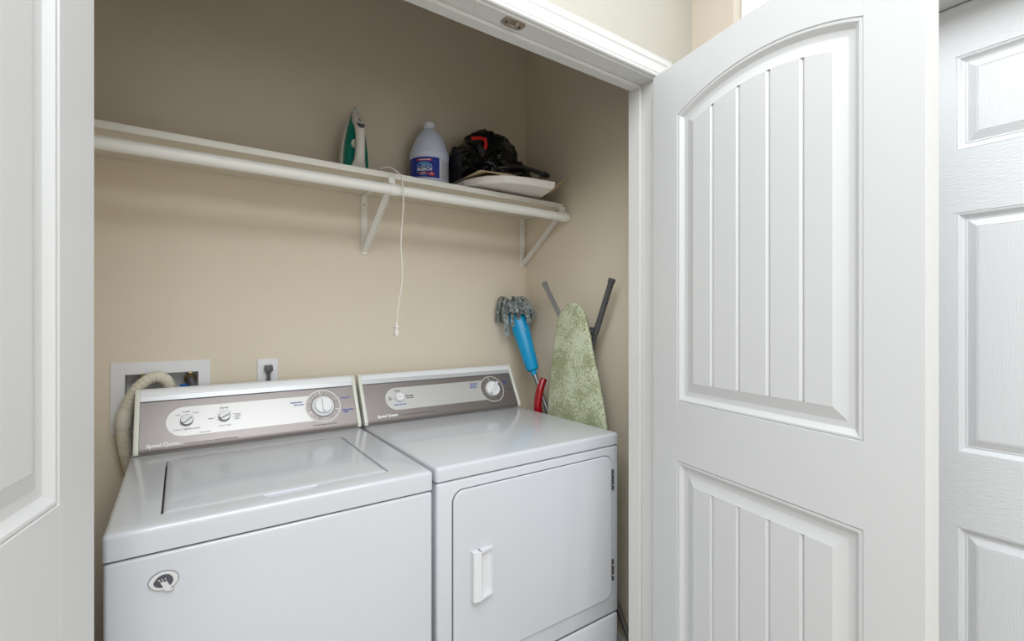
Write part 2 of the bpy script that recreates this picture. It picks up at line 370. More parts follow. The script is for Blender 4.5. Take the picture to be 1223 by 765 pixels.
def plank_door(name, W, mirror, loc, ang, label):
    """local x from the hinge edge, y into the slab away from the moulded closet-side face"""
    root = bpy.data.objects.new(name, None); COL.objects.link(root); root['kind'] = 'structure'; root['label'] = label
    root.location = loc; root.rotation_euler = (0, 0, ang)
    T = .041; sg = -1 if mirror else 1
    F = lambda x, z, d=0.0: (x, sg*d, z)
    x0, x1 = .099, W-.099; zt = 2.018
    def part(nm, bm, m=M['door'], **k): return obj(nm, bm, m, root, world=False, **k)
    def slab(a, b):
        bm = BM(); box(bm, (a[0], min(0, sg*T), a[1]), (b[0], max(0, sg*T), b[1]), .0004, 1); return bm
    part('stile', slab((0, 0), (x0, zt))); part('stile', slab((x1, 0), (W, zt)))
    part('rail', slab((x0, 0), (x1, .235))); part('rail', slab((x0, .890), (x1, 1.057)))
    up = arch_poly(x0, x1, 1.057, 1.867, .053); lo = [(x0, .235), (x1, .235), (x1, .890), (x0, .890)]
    arc = up[2:]; bm = BM()
    for q in range(len(arc)-1):
        (xa, za), (xb, zb) = arc[q], arc[q+1]
        prism(bm, [(xa, za), (xa, zt), (xb, zt), (xb, zb)], lambda p: F(p[0], p[1], 0), lambda p: F(p[0], p[1], T))
    bmesh.ops.remove_doubles(bm, verts=bm.verts[:], dist=1e-5)
    fs = [f for f in bm.faces if all(len(e.link_faces) > 2 for e in f.edges if abs((e.verts[0].co-e.verts[1].co).x) < 1e-6)and abs(f.normal.x) > .99 and x0+.001 < f.calc_center_median().x < x1-.001]
    bmesh.ops.delete(bm, geom=fs, context='FACES')
    part('arched_top_rail', bm)
    jx = [.1570, .2208, .3012, .3830, .4632, W-.1570] if True else None
    for P in (up, lo):
        part('panel_moulding', ring(BM(), P, PR_A, F), angle=12)
        inner = offset_loop(P, .0575)
        zb = inner[0][1]
        def top(x):
            best = None
            Q = inner[2:] if len(inner) > 4 else [inner[2], inner[3]]
            for (xa, za), (xb, zb_) in zip(Q, Q[1:]):
                if min(xa, xb)-1e-6 <= x <= max(xa, xb)+1e-6:
                    return za+(zb_-za)*(x-xa)/(xb-xa) if abs(xb-xa) > 1e-9 else za
            return min(inner[2][1], inner[-1][1])
        c = .0060; dep = .0036; g = .0004; fd = .0020
        for k in range(5):
            a, b = jx[k], jx[k+1]
            xs = [a]+([a+c] if k > 0 else [])+[a+(b-a)*t for t in (.3, .5, .7)]+([b-c] if k < 4 else [])+[b]
            xs[0] += g if k > 0 else 0; xs[-1] -= g if k < 4 else 0
            ds = [fd+(dep if ((i == 0 and k > 0) or (i == len(xs)-1 and k < 4)) else 0) for i in range(len(xs))]
            bm = BM()
            B_ = [bm.verts.new(F(x, zb, d)) for x, d in zip(xs, ds)]; T_ = [bm.verts.new(F(x, top(x), d)) for x, d in zip(xs, ds)]
            Bb = [bm.verts.new(F(x, zb, .014)) for x in xs]; Tb = [bm.verts.new(F(x, top(x), .014)) for x in xs]
            for i in range(len(xs)-1):
                bm.faces.new((B_[i], B_[i+1], T_[i+1], T_[i])); bm.faces.new((Bb[i], Bb[i+1], Tb[i+1], Tb[i]))
                bm.faces.new((B_[i], B_[i+1], Bb[i+1], Bb[i])); bm.faces.new((T_[i], T_[i+1], Tb[i+1], Tb[i]))
            bm.faces.new((B_[0], T_[0], Tb[0], Bb[0])); bm.faces.new((B_[-1], T_[-1], Tb[-1], Bb[-1]))
            part('plank', bm, angle=12)
        bm = BM(); prism(bm, P, lambda p: F(p[0], p[1], .0142), lambda p: F(p[0], p[1], T)); part('panel_back', bm)
    return root
A2 = math.radians(10.7); A1 = math.radians(12.9)
# right leaf: local +x runs from the hinge towards the camera; local +y into the slab (world +X side)
plank_door('door_2', .684, True and False, (1.172, .934, .012), math.atan2(-math.cos(A2), -math.sin(A2)), 'white arched plank door standing open at the right of the closet')
plank_door('door_1', .684, True, (-.1026, .914, .012), math.atan2(-math.cos(A1), -math.sin(A1)), 'white arched plank door standing open at the left edge')
# hinges of both leaves are hidden behind them in the photo; the catches on the head jamb are not
def six_panel(name, X, y0, W, Z0, label):
    root = bpy.data.objects.new(name, None); COL.objects.link(root); root['kind'] = 'structure'; root['label'] = label
    root.location = (X, y0, Z0); root.rotation_euler = (0, 0, -PI/2)     # local +x -> world -Y, local +y -> world +X
    F = lambda x, z, d=0.0: (x, d, z); T = .035; H = 2.017
    rows = [(.230, .815), (.983, 1.538), (1.681, 1.899)]; cols = [(.115, .310), (.400, W-.115)]
    def part(nm, bm, m, **k): return obj(nm, bm, m, root, world=False, **k)
    for a, b in ((0, .115), (W-.115, W)): part('stile', box(BM(), (a, 0, 0), (b, T, H), .001, 1), M['grainv'])
    zz = [(0, .230), (.815, .983), (1.538, 1.681), (1.899, H)]
    for a, b in zz: part('rail', box(BM(), (.115, 0, a), (W-.115, T, b), .0003, 1), M['grainh'])
    for z0, z1 in rows: part('mullion', box(BM(), (.310, 0, z0), (.400, T, z1), .0003, 1), M['grainv'])
    for x0, x1 in cols:
        for z0, z1 in rows:
            P = [(x0, z0), (x1, z0), (x1, z1), (x0, z1)]
            part('panel_moulding', ring(BM(), P, PR_6, F), M['grainv'], angle=12)
            I = offset_loop(P, .0373)
            part('panel', box(BM(), (I[0][0], .0018, I[0][1]), (I[2][0], T-.004, I[2][1])), M['grainv'], smooth=False)
    return root
six_panel('door_3', 1.4755, .7155, .680, .010, 'white grained six-panel door at the far right edge')
bm = BM(); box(bm, (XR+.088, DOY0+.018, DOZ-.0125), (XR+.12, DOY1-.018, DOZ-.0106)); tmp = struct('trim_6', bm, M['dark'], smooth=False)

# ball-catch plate on the head jamb
t = thing('catch_plate', 'small worn nickel catch plate screwed under the closet door head', 'catch', (.68, .968, JH-.002))
bm = BM(); pts = [(-.030, -.010), (-.022, -.017), (.022, -.017), (.030, -.010), (.030, .010), (.022, .017), (-.022, .017), (-.030, .010)]
prism(bm, pts, lambda p: (.680+p[0], .969+p[1], JH-.0002), lambda p: (.680+p[0], .969+p[1], JH-.003)); obj('plate', bm, M['nickel'], t)
bm = BM(); tube(bm, spline([(.684, .955, JH-.004), (.684, .960, JH-.010), (.680, .968, JH-.010), (.672, .972, JH-.005)], 5), .0022, 8); obj('spring_lip', bm, M['nickel'], t)
for sx in (-.020, .020): obj('screw', lathe(BM(), [(0, -.0046), (.003, -.0042), (.0036, -.003), (.0036, -.0028)], (.68+sx, .972, JH), n=12), M['dark'], t)

# ------------------------------------------------------------------ shelf, rod, brackets
ZS = 1.809
t = thing('closet_shelf', 'long off-white painted closet shelf fixed along the back wall', 'shelf', (.5, 1.73, ZS-.02))
obj('shelf_board', box(BM(), (-.33, 1.591, ZS-.020), (XR-.003, YB-.0005, ZS), .002, 2), M['shelf'], t)
obj('underside', box(BM(), (-.33, 1.5935, ZS-.0206), (XR-.003, YB-.0005, ZS-.0199)), M['under'], t, smooth=False, label='beige sheet under the shelf, toned for shade and wall bounce')
RY, RZ, RR = 1.560, 1.7425, .0175
t = thing('hanging_rod', 'off-white round closet rod running below the shelf', 'rod', (.5, RY, RZ))
bm = BM(); lathe(bm, [(0, -.33), (RR, -.33), (RR, XR-.045), (0, XR-.045)], (0, RY, RZ), (1, 0, 0), 32); obj('rod', bm, M['rod'], t)
bm = BM(); lathe(bm, [(0, XR-.046), (RR+.0025, XR-.046), (RR+.0035, XR-.040), (RR+.0035, XR-.014), (RR+.001, XR-.006), (RR-.004, XR-.0005), (0, XR-.0005)], (0, RY, RZ), (1, 0, 0), 32)
obj('end_socket', bm, M['rod'], t)
def bracket(X, label):
    t = thing('shelf_bracket', label, 'bracket', (X, 1.72, 1.56), group=None)
    w = .0125
    obj('wall_leg', box(BM(), (X-w, YB-.006, 1.556), (X+w, YB-.0004, ZS-.0209), .002, 1), M['bracket'], t)
    obj('top_arm', box(BM(), (X-w*.8, 1.587, ZS-.0245), (X+w*.8, YB-.0062, ZS-.0207), .001, 1), M['bracket'], t)
    # diagonal brace from the foot of the wall leg to the front below the rod
    a = Vector((X, YB-.010, 1.568)); b = Vector((X, 1.583, ZS-.045)); d = (b-a).normalized(); nn = Vector((0, -d.z, d.y))
    bm = BM(); pts = [(-w, 0), (w, 0), (w, .007), (w-.0022, .007), (w-.0022, .002), (-w+.0022, .002), (-w+.0022, .007), (-w, .007)]
    prism(bm, pts, lambda p: a+Vector((p[0], 0, 0))+nn*(p[1]-.002), lambda p: b+Vector((p[0], 0, 0))+nn*(p[1]-.002)); obj('brace', bm, M['bracket'], t, smooth=False)
    # front tab and the hook that cradles the rod
    obj('front_tab', box(BM(), (X-.012, 1.5675, ZS-.046), (X+.012, 1.5865, ZS-.0206), .002, 1), M['bracket'], t)
    bm = BM()
    arc = [(math.radians(a_)) for a_ in range(35, 331, 15)]
    L = []
    for a_ in arc:
        L.append([(X+sx, RY+math.cos(a_)*rr, RZ+math.sin(a_)*rr) for sx, rr in ((-.013, RR+.0006), (.013, RR+.0006), (.013, RR+.0026), (-.013, RR+.0026))])
    V = [[bm.verts.new(p) for p in l] for l in L]
    for A, B in zip(V, V[1:]):
        for k in range(4): bm.faces.new((A[k], A[(k+1) % 4], B[(k+1) % 4], B[k]))
    bm.faces.new(V[0]); bm.faces.new(V[-1]); obj('rod_hook', bm, M['rod'], t)
    obj('screw', lathe(BM(), [(0, -.009), (.003, -.0085), (.004, -.006)], (X, YB+.0005, ZS-.058), (0, 1, 0), 12), M['nickel'], t)
bracket(.5945, 'white shelf bracket at the middle of the back wall')
bracket(1.3655, 'white shelf bracket in the right-hand corner beside the side wall')

# ------------------------------------------------------------------ washer and dryer
ZT = .9125
EX = Vector((1, 0, 0)); ES = Vector((0, .475, .88)); EN = Vector((0, -.88, .475)); OP = Vector((0, 1.700, .905))
def PP(x, s, d=0.0): return OP+EX*x+ES*s+EN*d
def PF(d): return lambda u, v: PP(u, v, d)
def console(root, X0, X1, wxs):
    """body behind the panel, brushed panel, upper strip, white top, side caps"""
    xi0, xi1 = X0+.013, X1-.013
    def ext(name, pts, a, b, m, r=0.0, **k):
        bm = BM()
        if r: rprism(bm, pts, lambda p: (a, p[0], p[1]), lambda p: (b, p[0], p[1]), r, 3)
        else: prism(bm, pts, lambda p: (a, p[0], p[1]), lambda p: (b, p[0], p[1]))
        return obj(name, bm, m, root, **k)
    yz = lambda s, d: (PP(0, s, d).y, PP(0, s, d).z)
    body = [(1.724, ZT+.001)]+[yz(.022, -.014), yz(.170, -.006), yz(.198, -.006), (1.802, 1.086), (1.802, ZT+.001)]
    ext('console_body', body, xi0, xi1, M['capwhite'])
    # panel with rolled lower edge
    pan = [yz(.1685, 0)]+[yz(.032, 0)]
    for k in range(1, 8):
        a = k/7*math.radians(80); pan.append(yz(.032-.016*math.sin(a), -.011*(1-math.cos(a))))
    pan += [yz(.018, -.0125), yz(.032, -.0055), yz(.1685, -.0055)]
    ext('panel', pan, xi0+.0005, xi1-.0005, M['steel'], angle=25)
    ext('foot_strip', [yz(-.002, -.018) if False else (1.712, ZT+.0012), (1.712, ZT+.0040), (1.723, ZT+.0055), (1.723, ZT+.0012)], xi0, xi1, M['dialgrey'])
    ext('dark_seam', [yz(.1685, -.004), yz(.1685, -.0008), yz(.1715, -.0008), yz(.1715, -.004)], xi0, xi1, M['greygap'])
    ext('trim_strip', [yz(.1718, -.004), yz(.1718, .0015), yz(.1880, .0025), yz(.1880, -.004)], xi0, xi1, M['strip'])
    P0 = Vector(yz(.1883, .003)); top = [tuple(P0), yz(.197, .0032)]
    c = [(1.797, 1.0905), (1.804, 1.0915), (1.809, 1.090), (1.8125, 1.082), (1.8125, 1.062), (1.800, 1.062), yz(.1883, -.006)]
    ext('top_cap', top+[(1.7905, 1.0875)]+c, xi0, xi1, M['capwhite'], angle=50)
    side = [(1.713, ZT+.0012), (1.7075, ZT+.0035), yz(.024, .0042), yz(.100, .0045), yz(.180, .0050), yz(.194, .0045), (1.7890, 1.0895), (1.799, 1.0930), (1.808, 1.0920), (1.8140, 1.084), (1.8140, ZT+.0012)]
    ext('end_cap', side, X0, xi0, M['cream'], .0025); ext('end_cap', side, xi1, X1, M['cream'], .0025)
def cabinet_top(root, X0, X1, Y0, Y1, holes, zlo, r=.010):
    bm = BM(); grid_solid(bm, [X0, X1], [Y0, Y1], holes, zlo, ZT, lambda u, v, w: (u, v, w))
    bmesh.ops.recalc_face_normals(bm, faces=bm.faces[:])
    ed = []
    for e in bm.edges:
        a, b = e.verts[0].co, e.verts[1].co
        on = lambda p: abs(p.x-X0) < 1e-5 or abs(p.x-X1) < 1e-5 or abs(p.y-Y0) < 1e-5 or abs(p.y-Y1) < 1e-5
        topedge = abs(a.z-ZT) < 1e-5 and abs(b.z-ZT) < 1e-5 and ((abs(a.x-b.x) < 1e-5 and (abs(a.x-X0) < 1e-5 or abs(a.x-X1) < 1e-5)) or (abs(a.y-b.y) < 1e-5 and (abs(a.y-Y0) < 1e-5 or abs(a.y-Y1) < 1e-5)))
        vert = abs(a.z-b.z) > .01 and abs(a.y-Y0) < 1e-5 and (abs(a.x-X0) < 1e-5 or abs(a.x-X1) < 1e-5)
        if topedge or vert: ed.append(e)
    bmesh.ops.bevel(bm, geom=ed, offset=r, segments=4, profile=0.5, affect='EDGES')
    return obj('top', bm, M['enamel'], root)

# --- washer
WX0, WX1, WY0, WY1 = -.1165, .5345, 1.1200, 1.8000
wa = thing('washing_machine', 'white top-loading washing machine on the left with grey console and oval badge', 'washer', (.21, 1.46, 0))
obj('cabinet', box(BM(), (WX0+.002, WY0, .03), (WX1-.002, WY1, .8600), .008, 3), M['enamel'], wa)
obj('seam', box(BM(), (WX0+.006, WY0+.005, .8555), (WX1-.006, WY1-.006, .8665)), M['greygap'], wa)
for fx in (WX0+.05, WX1-.05):
    for fy in (WY0+.06, WY1-.06): obj('foot', lathe(BM(), [(0, 0), (.018, 0), (.02, .008), (.008, .012), (.008, .0305), (0, .0305)], (fx, fy, 0), n=16), M['rubber'], wa)
LX0, LX1, LY0, LY1 = -.0320, .4385, 1.1820, 1.6180
NX0, NX1, NY0 = .1500, .2680, 1.1600
cabinet_top(wa, WX0, WX1, WY0, WY1, [(LX0, LX1, LY0, LY1), (NX0, NX1, NY0, LY0)], .8635)
# floor of the lid recess, dark
obj('recess_floor', box(BM(), (LX0-.003, NY0-.003, .890), (LX1+.003, LY1+.003, .896)), M['greygap'], wa)
# lid with a slight crown, gaps left and right
bm = BM(); nx, ny = 26, 22; V = []
lx0, lx1, ly0, ly1 = LX0+.0035, LX1-.0022, LY0+.0008, LY1-.0010
for j in range(ny+1):
    row = []
    for i in range(nx+1):
        u, v = i/nx, j/ny
        e = min(u, 1-u)*(lx1-lx0); f = min(v, 1-v)*(ly1-ly0)
        q = min(e, f); zr = -max(0, .004-q)**2/.004*1.2
        row.append(bm.verts.new((lx0+(lx1-lx0)*u, ly0+(ly1-ly0)*v, ZT+.0022+.0018*math.sin(PI*min(1, u*1.0))*math.sin(PI*v)+zr)))
    V.append(row)
# concentrate rows near the edges
for j in range(ny+1):
    for i in range(nx+1):
        def rm(t): return .5-.5*math.cos(PI*t)
        p = V[j][i]; u, v = rm(i/nx), rm(j/ny); e = min(u, 1-u)*(lx1-lx0); f = min(v, 1-v)*(ly1-ly0); q = min(e, f)
        p.co = Vector((lx0+(lx1-lx0)*u, ly0+(ly1-ly0)*v, ZT+.0012+.0016*(math.sin(PI*u)*math.sin(PI*v))**.5-max(0, .006-q)**2/.006*.6))
for j in range(ny):
    for i in range(nx): bm.faces.new((V[j][i], V[j][i+1], V[j+1][i+1], V[j+1][i]))
geom = bmesh.ops.extrude_edge_only(bm, edges=[e for e in bm.edges if e.is_boundary])
for v in [g for g in geom['geom'] if isinstance(g, bmesh.types.BMVert)]: v.co.z = .8985
obj('lid', bm, M['enamel'], wa, angle=50)
# finger notch: sloped scoop in front of the lid
bm = BM(); pts = [(NY0, ZT-.0004), (LY0+.001, ZT-.011), (LY0+.001, .8965), (NY0, .8965)]
prism(bm, pts, lambda p: (NX0, p[0], p[1]), lambda p: (NX1, p[0], p[1])); obj('finger_notch', bm, M['enamel'], wa, smooth=False)
for a, b in ((NX0, .010), (NX1, -.010)):
    bm = BM(); prism(bm, [(a, NY0), (a+b, NY0), (a, LY0)], lambda p: (p[0], p[1], ZT-.0003), lambda p: (p[0], p[1], .8965)); obj('notch_wing', bm, M['enamel'], wa, smooth=False)
console(wa, -.1100, .5340, None)
# silver print area and dial
def stadium(root, xl, xr, s0, s1, m, dc, dr):
    r = (s1-s0)/2; cs = (s0+s1)/2; P = []
    for k in range(17):
        a = PI/2+PI*k/16; P.append((xl+r+r*math.cos(a), cs+r*math.sin(a)))
    a1 = PI+math.asin(min(1, (dc[1]-s0)/dr)); a0 = PI-math.asin(min(1, (s1-dc[1])/dr))
    for k in range(13):
        a = a1+(a0-a1)*k/12; P.append((dc[0]+dr*math.cos(a), dc[1]+dr*math.sin(a)))
    bm = BM(); prism(bm, P, lambda p: PP(p[0], p[1], .0004), lambda p: PP(p[0], p[1], -.001)); return obj('print_field', bm, m, root, smooth=False)
DC = (.4115, .1040)
stadium(wa, -.0350, .365, .0545, .1455, M['silver'], DC, .0585)
bm = disc(BM(), DC, .0570, PF(.0005), 48); obj('dial_face', bm, M['dialgrey'], wa, smooth=False)
bm = disc(BM(), DC, .0595, PF(.0008), 56, .0565)
def tick(bm, c, a, r0, r1, w, d):
    ca, sa = math.cos(a), math.sin(a)
    q = [(r0, -w), (r1, -w), (r1, w), (r0, w)]
    bm.faces.new([bm.verts.new(PP(c[0]+x*ca-y*sa, c[1]+x*sa+y*ca, d)) for x, y in q])
for a in (98, 205, -18): tick(bm, DC, math.radians(a), .040, .0565, .0011, .0008)
obj('dial_ring', bm, M['ring'], wa, smooth=False)
bm = disc(BM(), DC, .0405, PF(.0009), 48, .0385)
for a in (60, 45, 82, 125, 140, 180, 165, 190, 230, 248, -8, 8, -50, -62, -30, 20): tick(bm, DC, math.radians(a), .0425, .052, .0007, .0009)
obj('dial_ticks', bm, M['blackink'], wa, smooth=False)
def knob(root, c, r, m, base=None, bar_a=0, bar_w=.0045, bar_h=.010, h=.010, skirt=None, name='knob', barlen=.92):
    O = PP(c[0], c[1], 0)
    bm = BM()
    if skirt:
        lathe(bm, [(0, .001), (skirt, .001), (skirt, .004), (skirt-.003, .0065), (r+.001, .0075), (r+.0006, .006), (r, .0060), (r, h*.7), (r-.0018, h), (0, h)], O, EN, 40)
    else: lathe(bm, [(0, .0005), (r, .0005), (r, h*.75), (r-.0016, h), (0, h)], O, EN, 32)
    k = obj(name, bm, m, root)
    ca, sa = math.cos(bar_a), math.sin(bar_a); L = r*barlen; pts = []
    for q in range(9):
        a = -PI/2+PI*q/8; pts.append((L-bar_w+bar_w*math.cos(a), bar_w*math.sin(a)))
    for q in range(9):
        a = PI/2+PI*q/8; pts.append((-(L-bar_w)+bar_w*math.cos(a), bar_w*math.sin(a)))
    T = lambda p, d, sc=1: PP(c[0]+(p[0]*ca-p[1]*sa)*sc, c[1]+(p[0]*sa+p[1]*ca)*sc, d)
    bm = BM(); prism(bm, pts, lambda p: T(p, h-.001), lambda p: T((p[0]*.96, p[1]*.75), h+bar_h)); obj('grip', bm, m, k, world=False) if False else obj('grip', bm, m, k)
    return k
knob(wa, (.0166, .1015), .0168, M['knobsilver'], bar_a=math.radians(40), bar_h=.006, h=.012)
knob(wa, (.1144, .1030), .0165, M['knobsilver'], bar_a=math.radians(28), bar_h=.006, h=.012)
knob(wa, DC, .0290, M['capwhite'], bar_a=math.radians(90), bar_w=.0062, bar_h=.009, h=.014, skirt=.0365, name='main_dial', barlen=.86)
# printing
bm = BM()
text_into(bm, 'Speed Queen', .0150, lambda x, y: PP(-.0405+x, .0350+y, .0006), bold=.0005, sx=.93, spacing=1.04); obj('lettering', bm, M['whiteink'], wa, smooth=False, label='white maker name lettering')
bm = BM(); T = lambda b, x, s, sz, al='CENTER', bd=.0001, sx=1.05: text_into(bm, b, sz, lambda u, v: PP(x+u, s+v, .0009), al, bd, sx)
T('Commercial Heavy Duty/Super Capacity Plus/Stainless Steel', .079, .0312, .0062, sx=.92)
T('HOT', -.0060, .1200, .0058); T('WARM', .0150, .1292, .0058); T('COLD', .0385, .1235, .0058)
T('MEDIUM', .1140, .1310, .0056); T('SMALL', .0800, .0995, .0056); T('EXTRA', .1500, .1060, .0056); T('LARGE', .1500, .0990, .0056); T('RESET', .1490, .0915, .0050)
T('SECOND RINSE', .0620, .0600, .0040)
T('OFF', .4000, .0590, .0050) ; T('FOR SIGNAL TURN  PUSH TO START', .4115, .0375, .0056, sx=.85)
for c, aa, r in (((.0166, .1015), (135, 95, 50), .0195), ((.1144, .1030), (205, 178, 150, 122, 95, 68, 41, 14, -12), .0235)):
    for a in aa: disc(bm, (c[0]+r*math.cos(math.radians(a)), c[1]+r*math.sin(math.radians(a))), .0011, PF(.0009), 8)
obj('black_lettering', bm, M['blackink'], wa, smooth=False, label='small black printed legends')
bm = BM(); T('WASH TEMPERATURE', .0160, .0745, .0070, sx=1.0); T('LOAD SIZE', .1143, .0735, .0070, sx=1.0); obj('grey_lettering', bm, M['greyink'], wa, smooth=False, label='grey capital letter control names')
bm = BM(); T('PERMANENT', .3270, .1250, .0066, bd=.0003); T('DELICATE', .3330, .1160, .0066, bd=.0003); T('REGULAR', .4905, .1275, .0064, bd=.0003)
T('PERMANENT', .4945, .0820, .0064, bd=.0003); T('PRESS', .4860, .0740, .0064, bd=.0003); obj('blue_lettering', bm, M['blueink'], wa, smooth=False, label='blue printed cycle names')
# badge on the front
BC = (-.0257, .8085)
B_out = [(-.0240, -.0023), (-.0217, .0056), (-.0153, .0122), (-.0064, .0163), (.0037, .0166), (.0149, .0127), (.0221, .0057), (.0240, -.0024), (.0216, -.0093), (.0159, -.0151), (.0116, -.0168), (.0154, -.0199), (.0154, -.0231), (.0118, -.0241), (.0057, -.0237), (.0017, -.0199), (-.0054, -.0185), (-.0123, -.0166), (-.0197, -.0111)]
B_in = [(-.0155, -.0038), (-.0133, .0023), (-.0064, .0088), (.0027, .0104), (.0108, .0067), (.0147, -.0015), (.0139, -.0081), (.0088, -.0128), (.0017, -.0140), (-.0054, -.0132), (-.0123, -.0095)]
B_cr = [(-.0069, .0009), (-.0014, -.0120), (.0007, -.0183), (.0057, -.0226), (.0118, -.0230), (.0146, -.0222), (.0146, -.0202), (.0106, -.0172), (.0088, -.0109), (.0037, -.0005), (.0025, -.0048), (-.0018, -.0004), (-.0026, -.0048)]
B_dt = [(-.0072, .0016), (-.0022, .0019), (.0027, .0019)]
def sm(P, n=4):
    Q = [Vector((*p, 0)) for p in P]; out = []; m_ = len(Q)
    for i in range(m_):
        a, b, c, d = Q[i-1], Q[i], Q[(i+1) % m_], Q[(i+2) % m_]
        for k in range(n):
            t = k/n; v = 0.5*((2*b)+(c-a)*t+(2*a-5*b+4*c-d)*t*t+(3*b-a-3*c+d)*t**3); out.append((v.x, v.y))
    return out
def flat(P, y0, y1, sc=1.0): 
    bm = BM(); prism(bm, P, lambda p: (BC[0]+p[0]*sc, y0, BC[1]+p[1]*sc), lambda p: (BC[0]+p[0]*sc, y1, BC[1]+p[1]*sc)); return bm
bd = obj('badge_rim', flat(sm(B_out), WY0+.0005, WY0-.0020, 1.0), M['pole'], wa, label='oval badge with a tail, dark edge line')
obj('badge_face', flat(sm(B_out), WY0-.0020, WY0-.0032, .945), M['embsilver'], bd)
obj('badge_field', flat(sm(B_in), WY0-.0032, WY0-.0036), M['embdark'], bd)
bm = flat(B_cr, WY0-.0036, WY0-.0042)
for c in B_dt:
    q = [bm.verts.new((BC[0]+c[0]+.0013*math.cos(k*PI/5), WY0-.0042, BC[1]+c[1]+.0013*math.sin(k*PI/5))) for k in range(10)]; bm.faces.new(q)
obj('badge_crown', bm, M['embsilver'], bd, smooth=False)

# --- dryer
DX0, DX1, DY0, DY1 = .5480, 1.2385, 1.1330, 1.8100
dr = thing('clothes_dryer', 'white front-loading clothes dryer on the right with brown-grey console', 'dryer', (.89, 1.47, 0))
obj('cabinet', box(BM(), (DX0+.002, DY0, .3005), (DX1-.002, DY1, .8705), .008, 3), M['enamel'], dr)
obj('lower_panel', box(BM(), (DX0+.002, DY0+.001, .03), (DX1-.002, DY1, .2960), .008, 3), M['enamel'], dr)
obj('seam', box(BM(), (DX0+.006, DY0+.006, .290), (DX1-.006, DY1-.006, .8765)), M['greygap'], dr)
for fx in (DX0+.05, DX1-.05):
    for fy in (DY0+.06, DY1-.06): obj('foot', lathe(BM(), [(0, 0), (.018, 0), (.02, .008), (.008, .012), (.008, .0305), (0, .0305)], (fx, fy, 0), n=16), M['rubber'], dr)
cabinet_top(dr, DX0, DX1, DY0-.001, DY1, [], .8740)
def rrect(x0, x1, z0, z1, r, n=8):
    P = []
    for cx, cz, a0 in ((x1-r, z1-r, 0), (x0+r, z1-r, 90), (x0+r, z0+r, 180), (x1-r, z0+r, 270)):
        for k in range(n+1):
            a = math.radians(a0+90*k/n); P.append((cx+r*math.cos(a), cz+r*math.sin(a)))
    return P
bm = BM(); prism(bm, rrect(.5945, 1.2018, .3570, .8435, .034), lambda p: (p[0], DY0-.0012, p[1]), lambda p: (p[0], DY0+.004, p[1])); obj('door_seal', bm, M['greygap'], dr)
bm = BM(); R0 = rrect(.5972, 1.1990, .3596, .8410, .032); loops = []
for ins, d in ((0, .0), (0, .0035), (.0008, .0048), (.0022, .0056), (.005, .006)):
    q = rrect(.5972+ins, 1.1990-ins, .3596+ins, .8410-ins, .032-ins); loops.append([bm.verts.new((p[0], DY0-d, p[1])) for p in q])
for A, B in zip(loops, loops[1:]):
    for k in range(len(A)): bm.faces.new((A[k], A[(k+1) % len(A)], B[(k+1) % len(A)], B[k]))
bm.faces.new(loops[-1]); dd = obj('door', bm, M['enamel'], dr, angle=60)
# pull handle: thick bar left, pocket open to the right
hx0, hx1, hz0, hz1 = .6490, .7190, .5345, .6690; yb = DY0-.0058
h = .017
bm = BM()
bar = [(hx0, yb), (hx0+.0015, yb-h+.004), (hx0+.006, yb-h), (hx0+.0240, yb-h-.001), (hx0+.0262, yb-h+.001), (hx0+.0240, yb-.004), (hx0+.030, yb)]
prism(bm, bar, lambda p: (p[0], p[1], hz0), lambda p: (p[0], p[1], hz1))
hd = obj('handle', bm, M['handle'], dd, angle=40)
bm = BM()
for z0, z1 in ((hz0, hz0+.0065), (hz1-.0065, hz1)):
    sl = [(hx0+.022, yb), (hx0+.022, yb-h), (hx1-.002, yb-.006), (hx1, yb-.003), (hx1, yb)]
    zi = z0 if z0 == hz0 else z1
    prism(bm, sl, lambda p: (p[0], p[1], z0), lambda p: (p[0], p[1], z1))
# sloping inner ledge at the foot of the pocket
prism(bm, [(hx0+.022, hz0+.006), (hx1-.003, hz0+.006), (hx1-.003, hz0+.010), (hx0+.022, hz0+.022)], lambda p: (p[0], yb, p[1]), lambda p: (p[0], yb-.006, p[1]))
box(bm, (hx1-.004, yb-.0045, hz0+.004), (hx1, yb, hz1-.004), .0012, 1)
box(bm, (hx0+.02, yb-.0008, hz0+.004), (hx1-.002, yb+.0002, hz1-.004))
obj('pocket', bm, M['handle'], dd, smooth=False)
for z0, z1 in ((.7225, .7910), (.4150, .4860)):
    hg = obj('hinge', box(BM(), (1.2000, DY0-.0065, z0), (1.2095, DY0+.0005, z1), .0015, 1), M['hingegrey'], dr, label='small dark metal door hinge')
    for q in (.25, .75): obj('screw', lathe(BM(), [(0, .0085), (.0022, .0078), (.003, .0062)], (1.2050, DY0, z0+(z1-z0)*q), (0, -1, 0), 10), M['chrome'], hg)
console(dr, .5455, 1.2400, None)
DC2 = (1.1150, .1045)
stadium(dr, .6365, 1.06, .0588, .1478, M['silver'], DC2, .0580)
obj('dial_face', disc(BM(), DC2, .0562, PF(.0005), 48), M['dialgrey'], dr, smooth=False)
bm = disc(BM(), DC2, .0585, PF(.0008), 56, .0562); tick(bm, DC2, math.radians(97), .036, .0562, .0009, .0008); obj('dial_ring', bm, M['ring'], dr, smooth=False)
bm = BM()
for a in range(-70, 75, 12): tick(bm, DC2, math.radians(a), .040, .048+.004*(a % 24 == 2), .0012, .0009)
for a in range(140, 300, 13): tick(bm, DC2, math.radians(a), .041, .050, .0013, .0009)
obj('dial_ticks', bm, M['blackink'], dr, smooth=False)
knob(dr, DC2, .0330, M['capwhite'], bar_a=math.radians(48), bar_w=.0052, bar_h=.014, h=.012, name='main_dial', barlen=1.0)
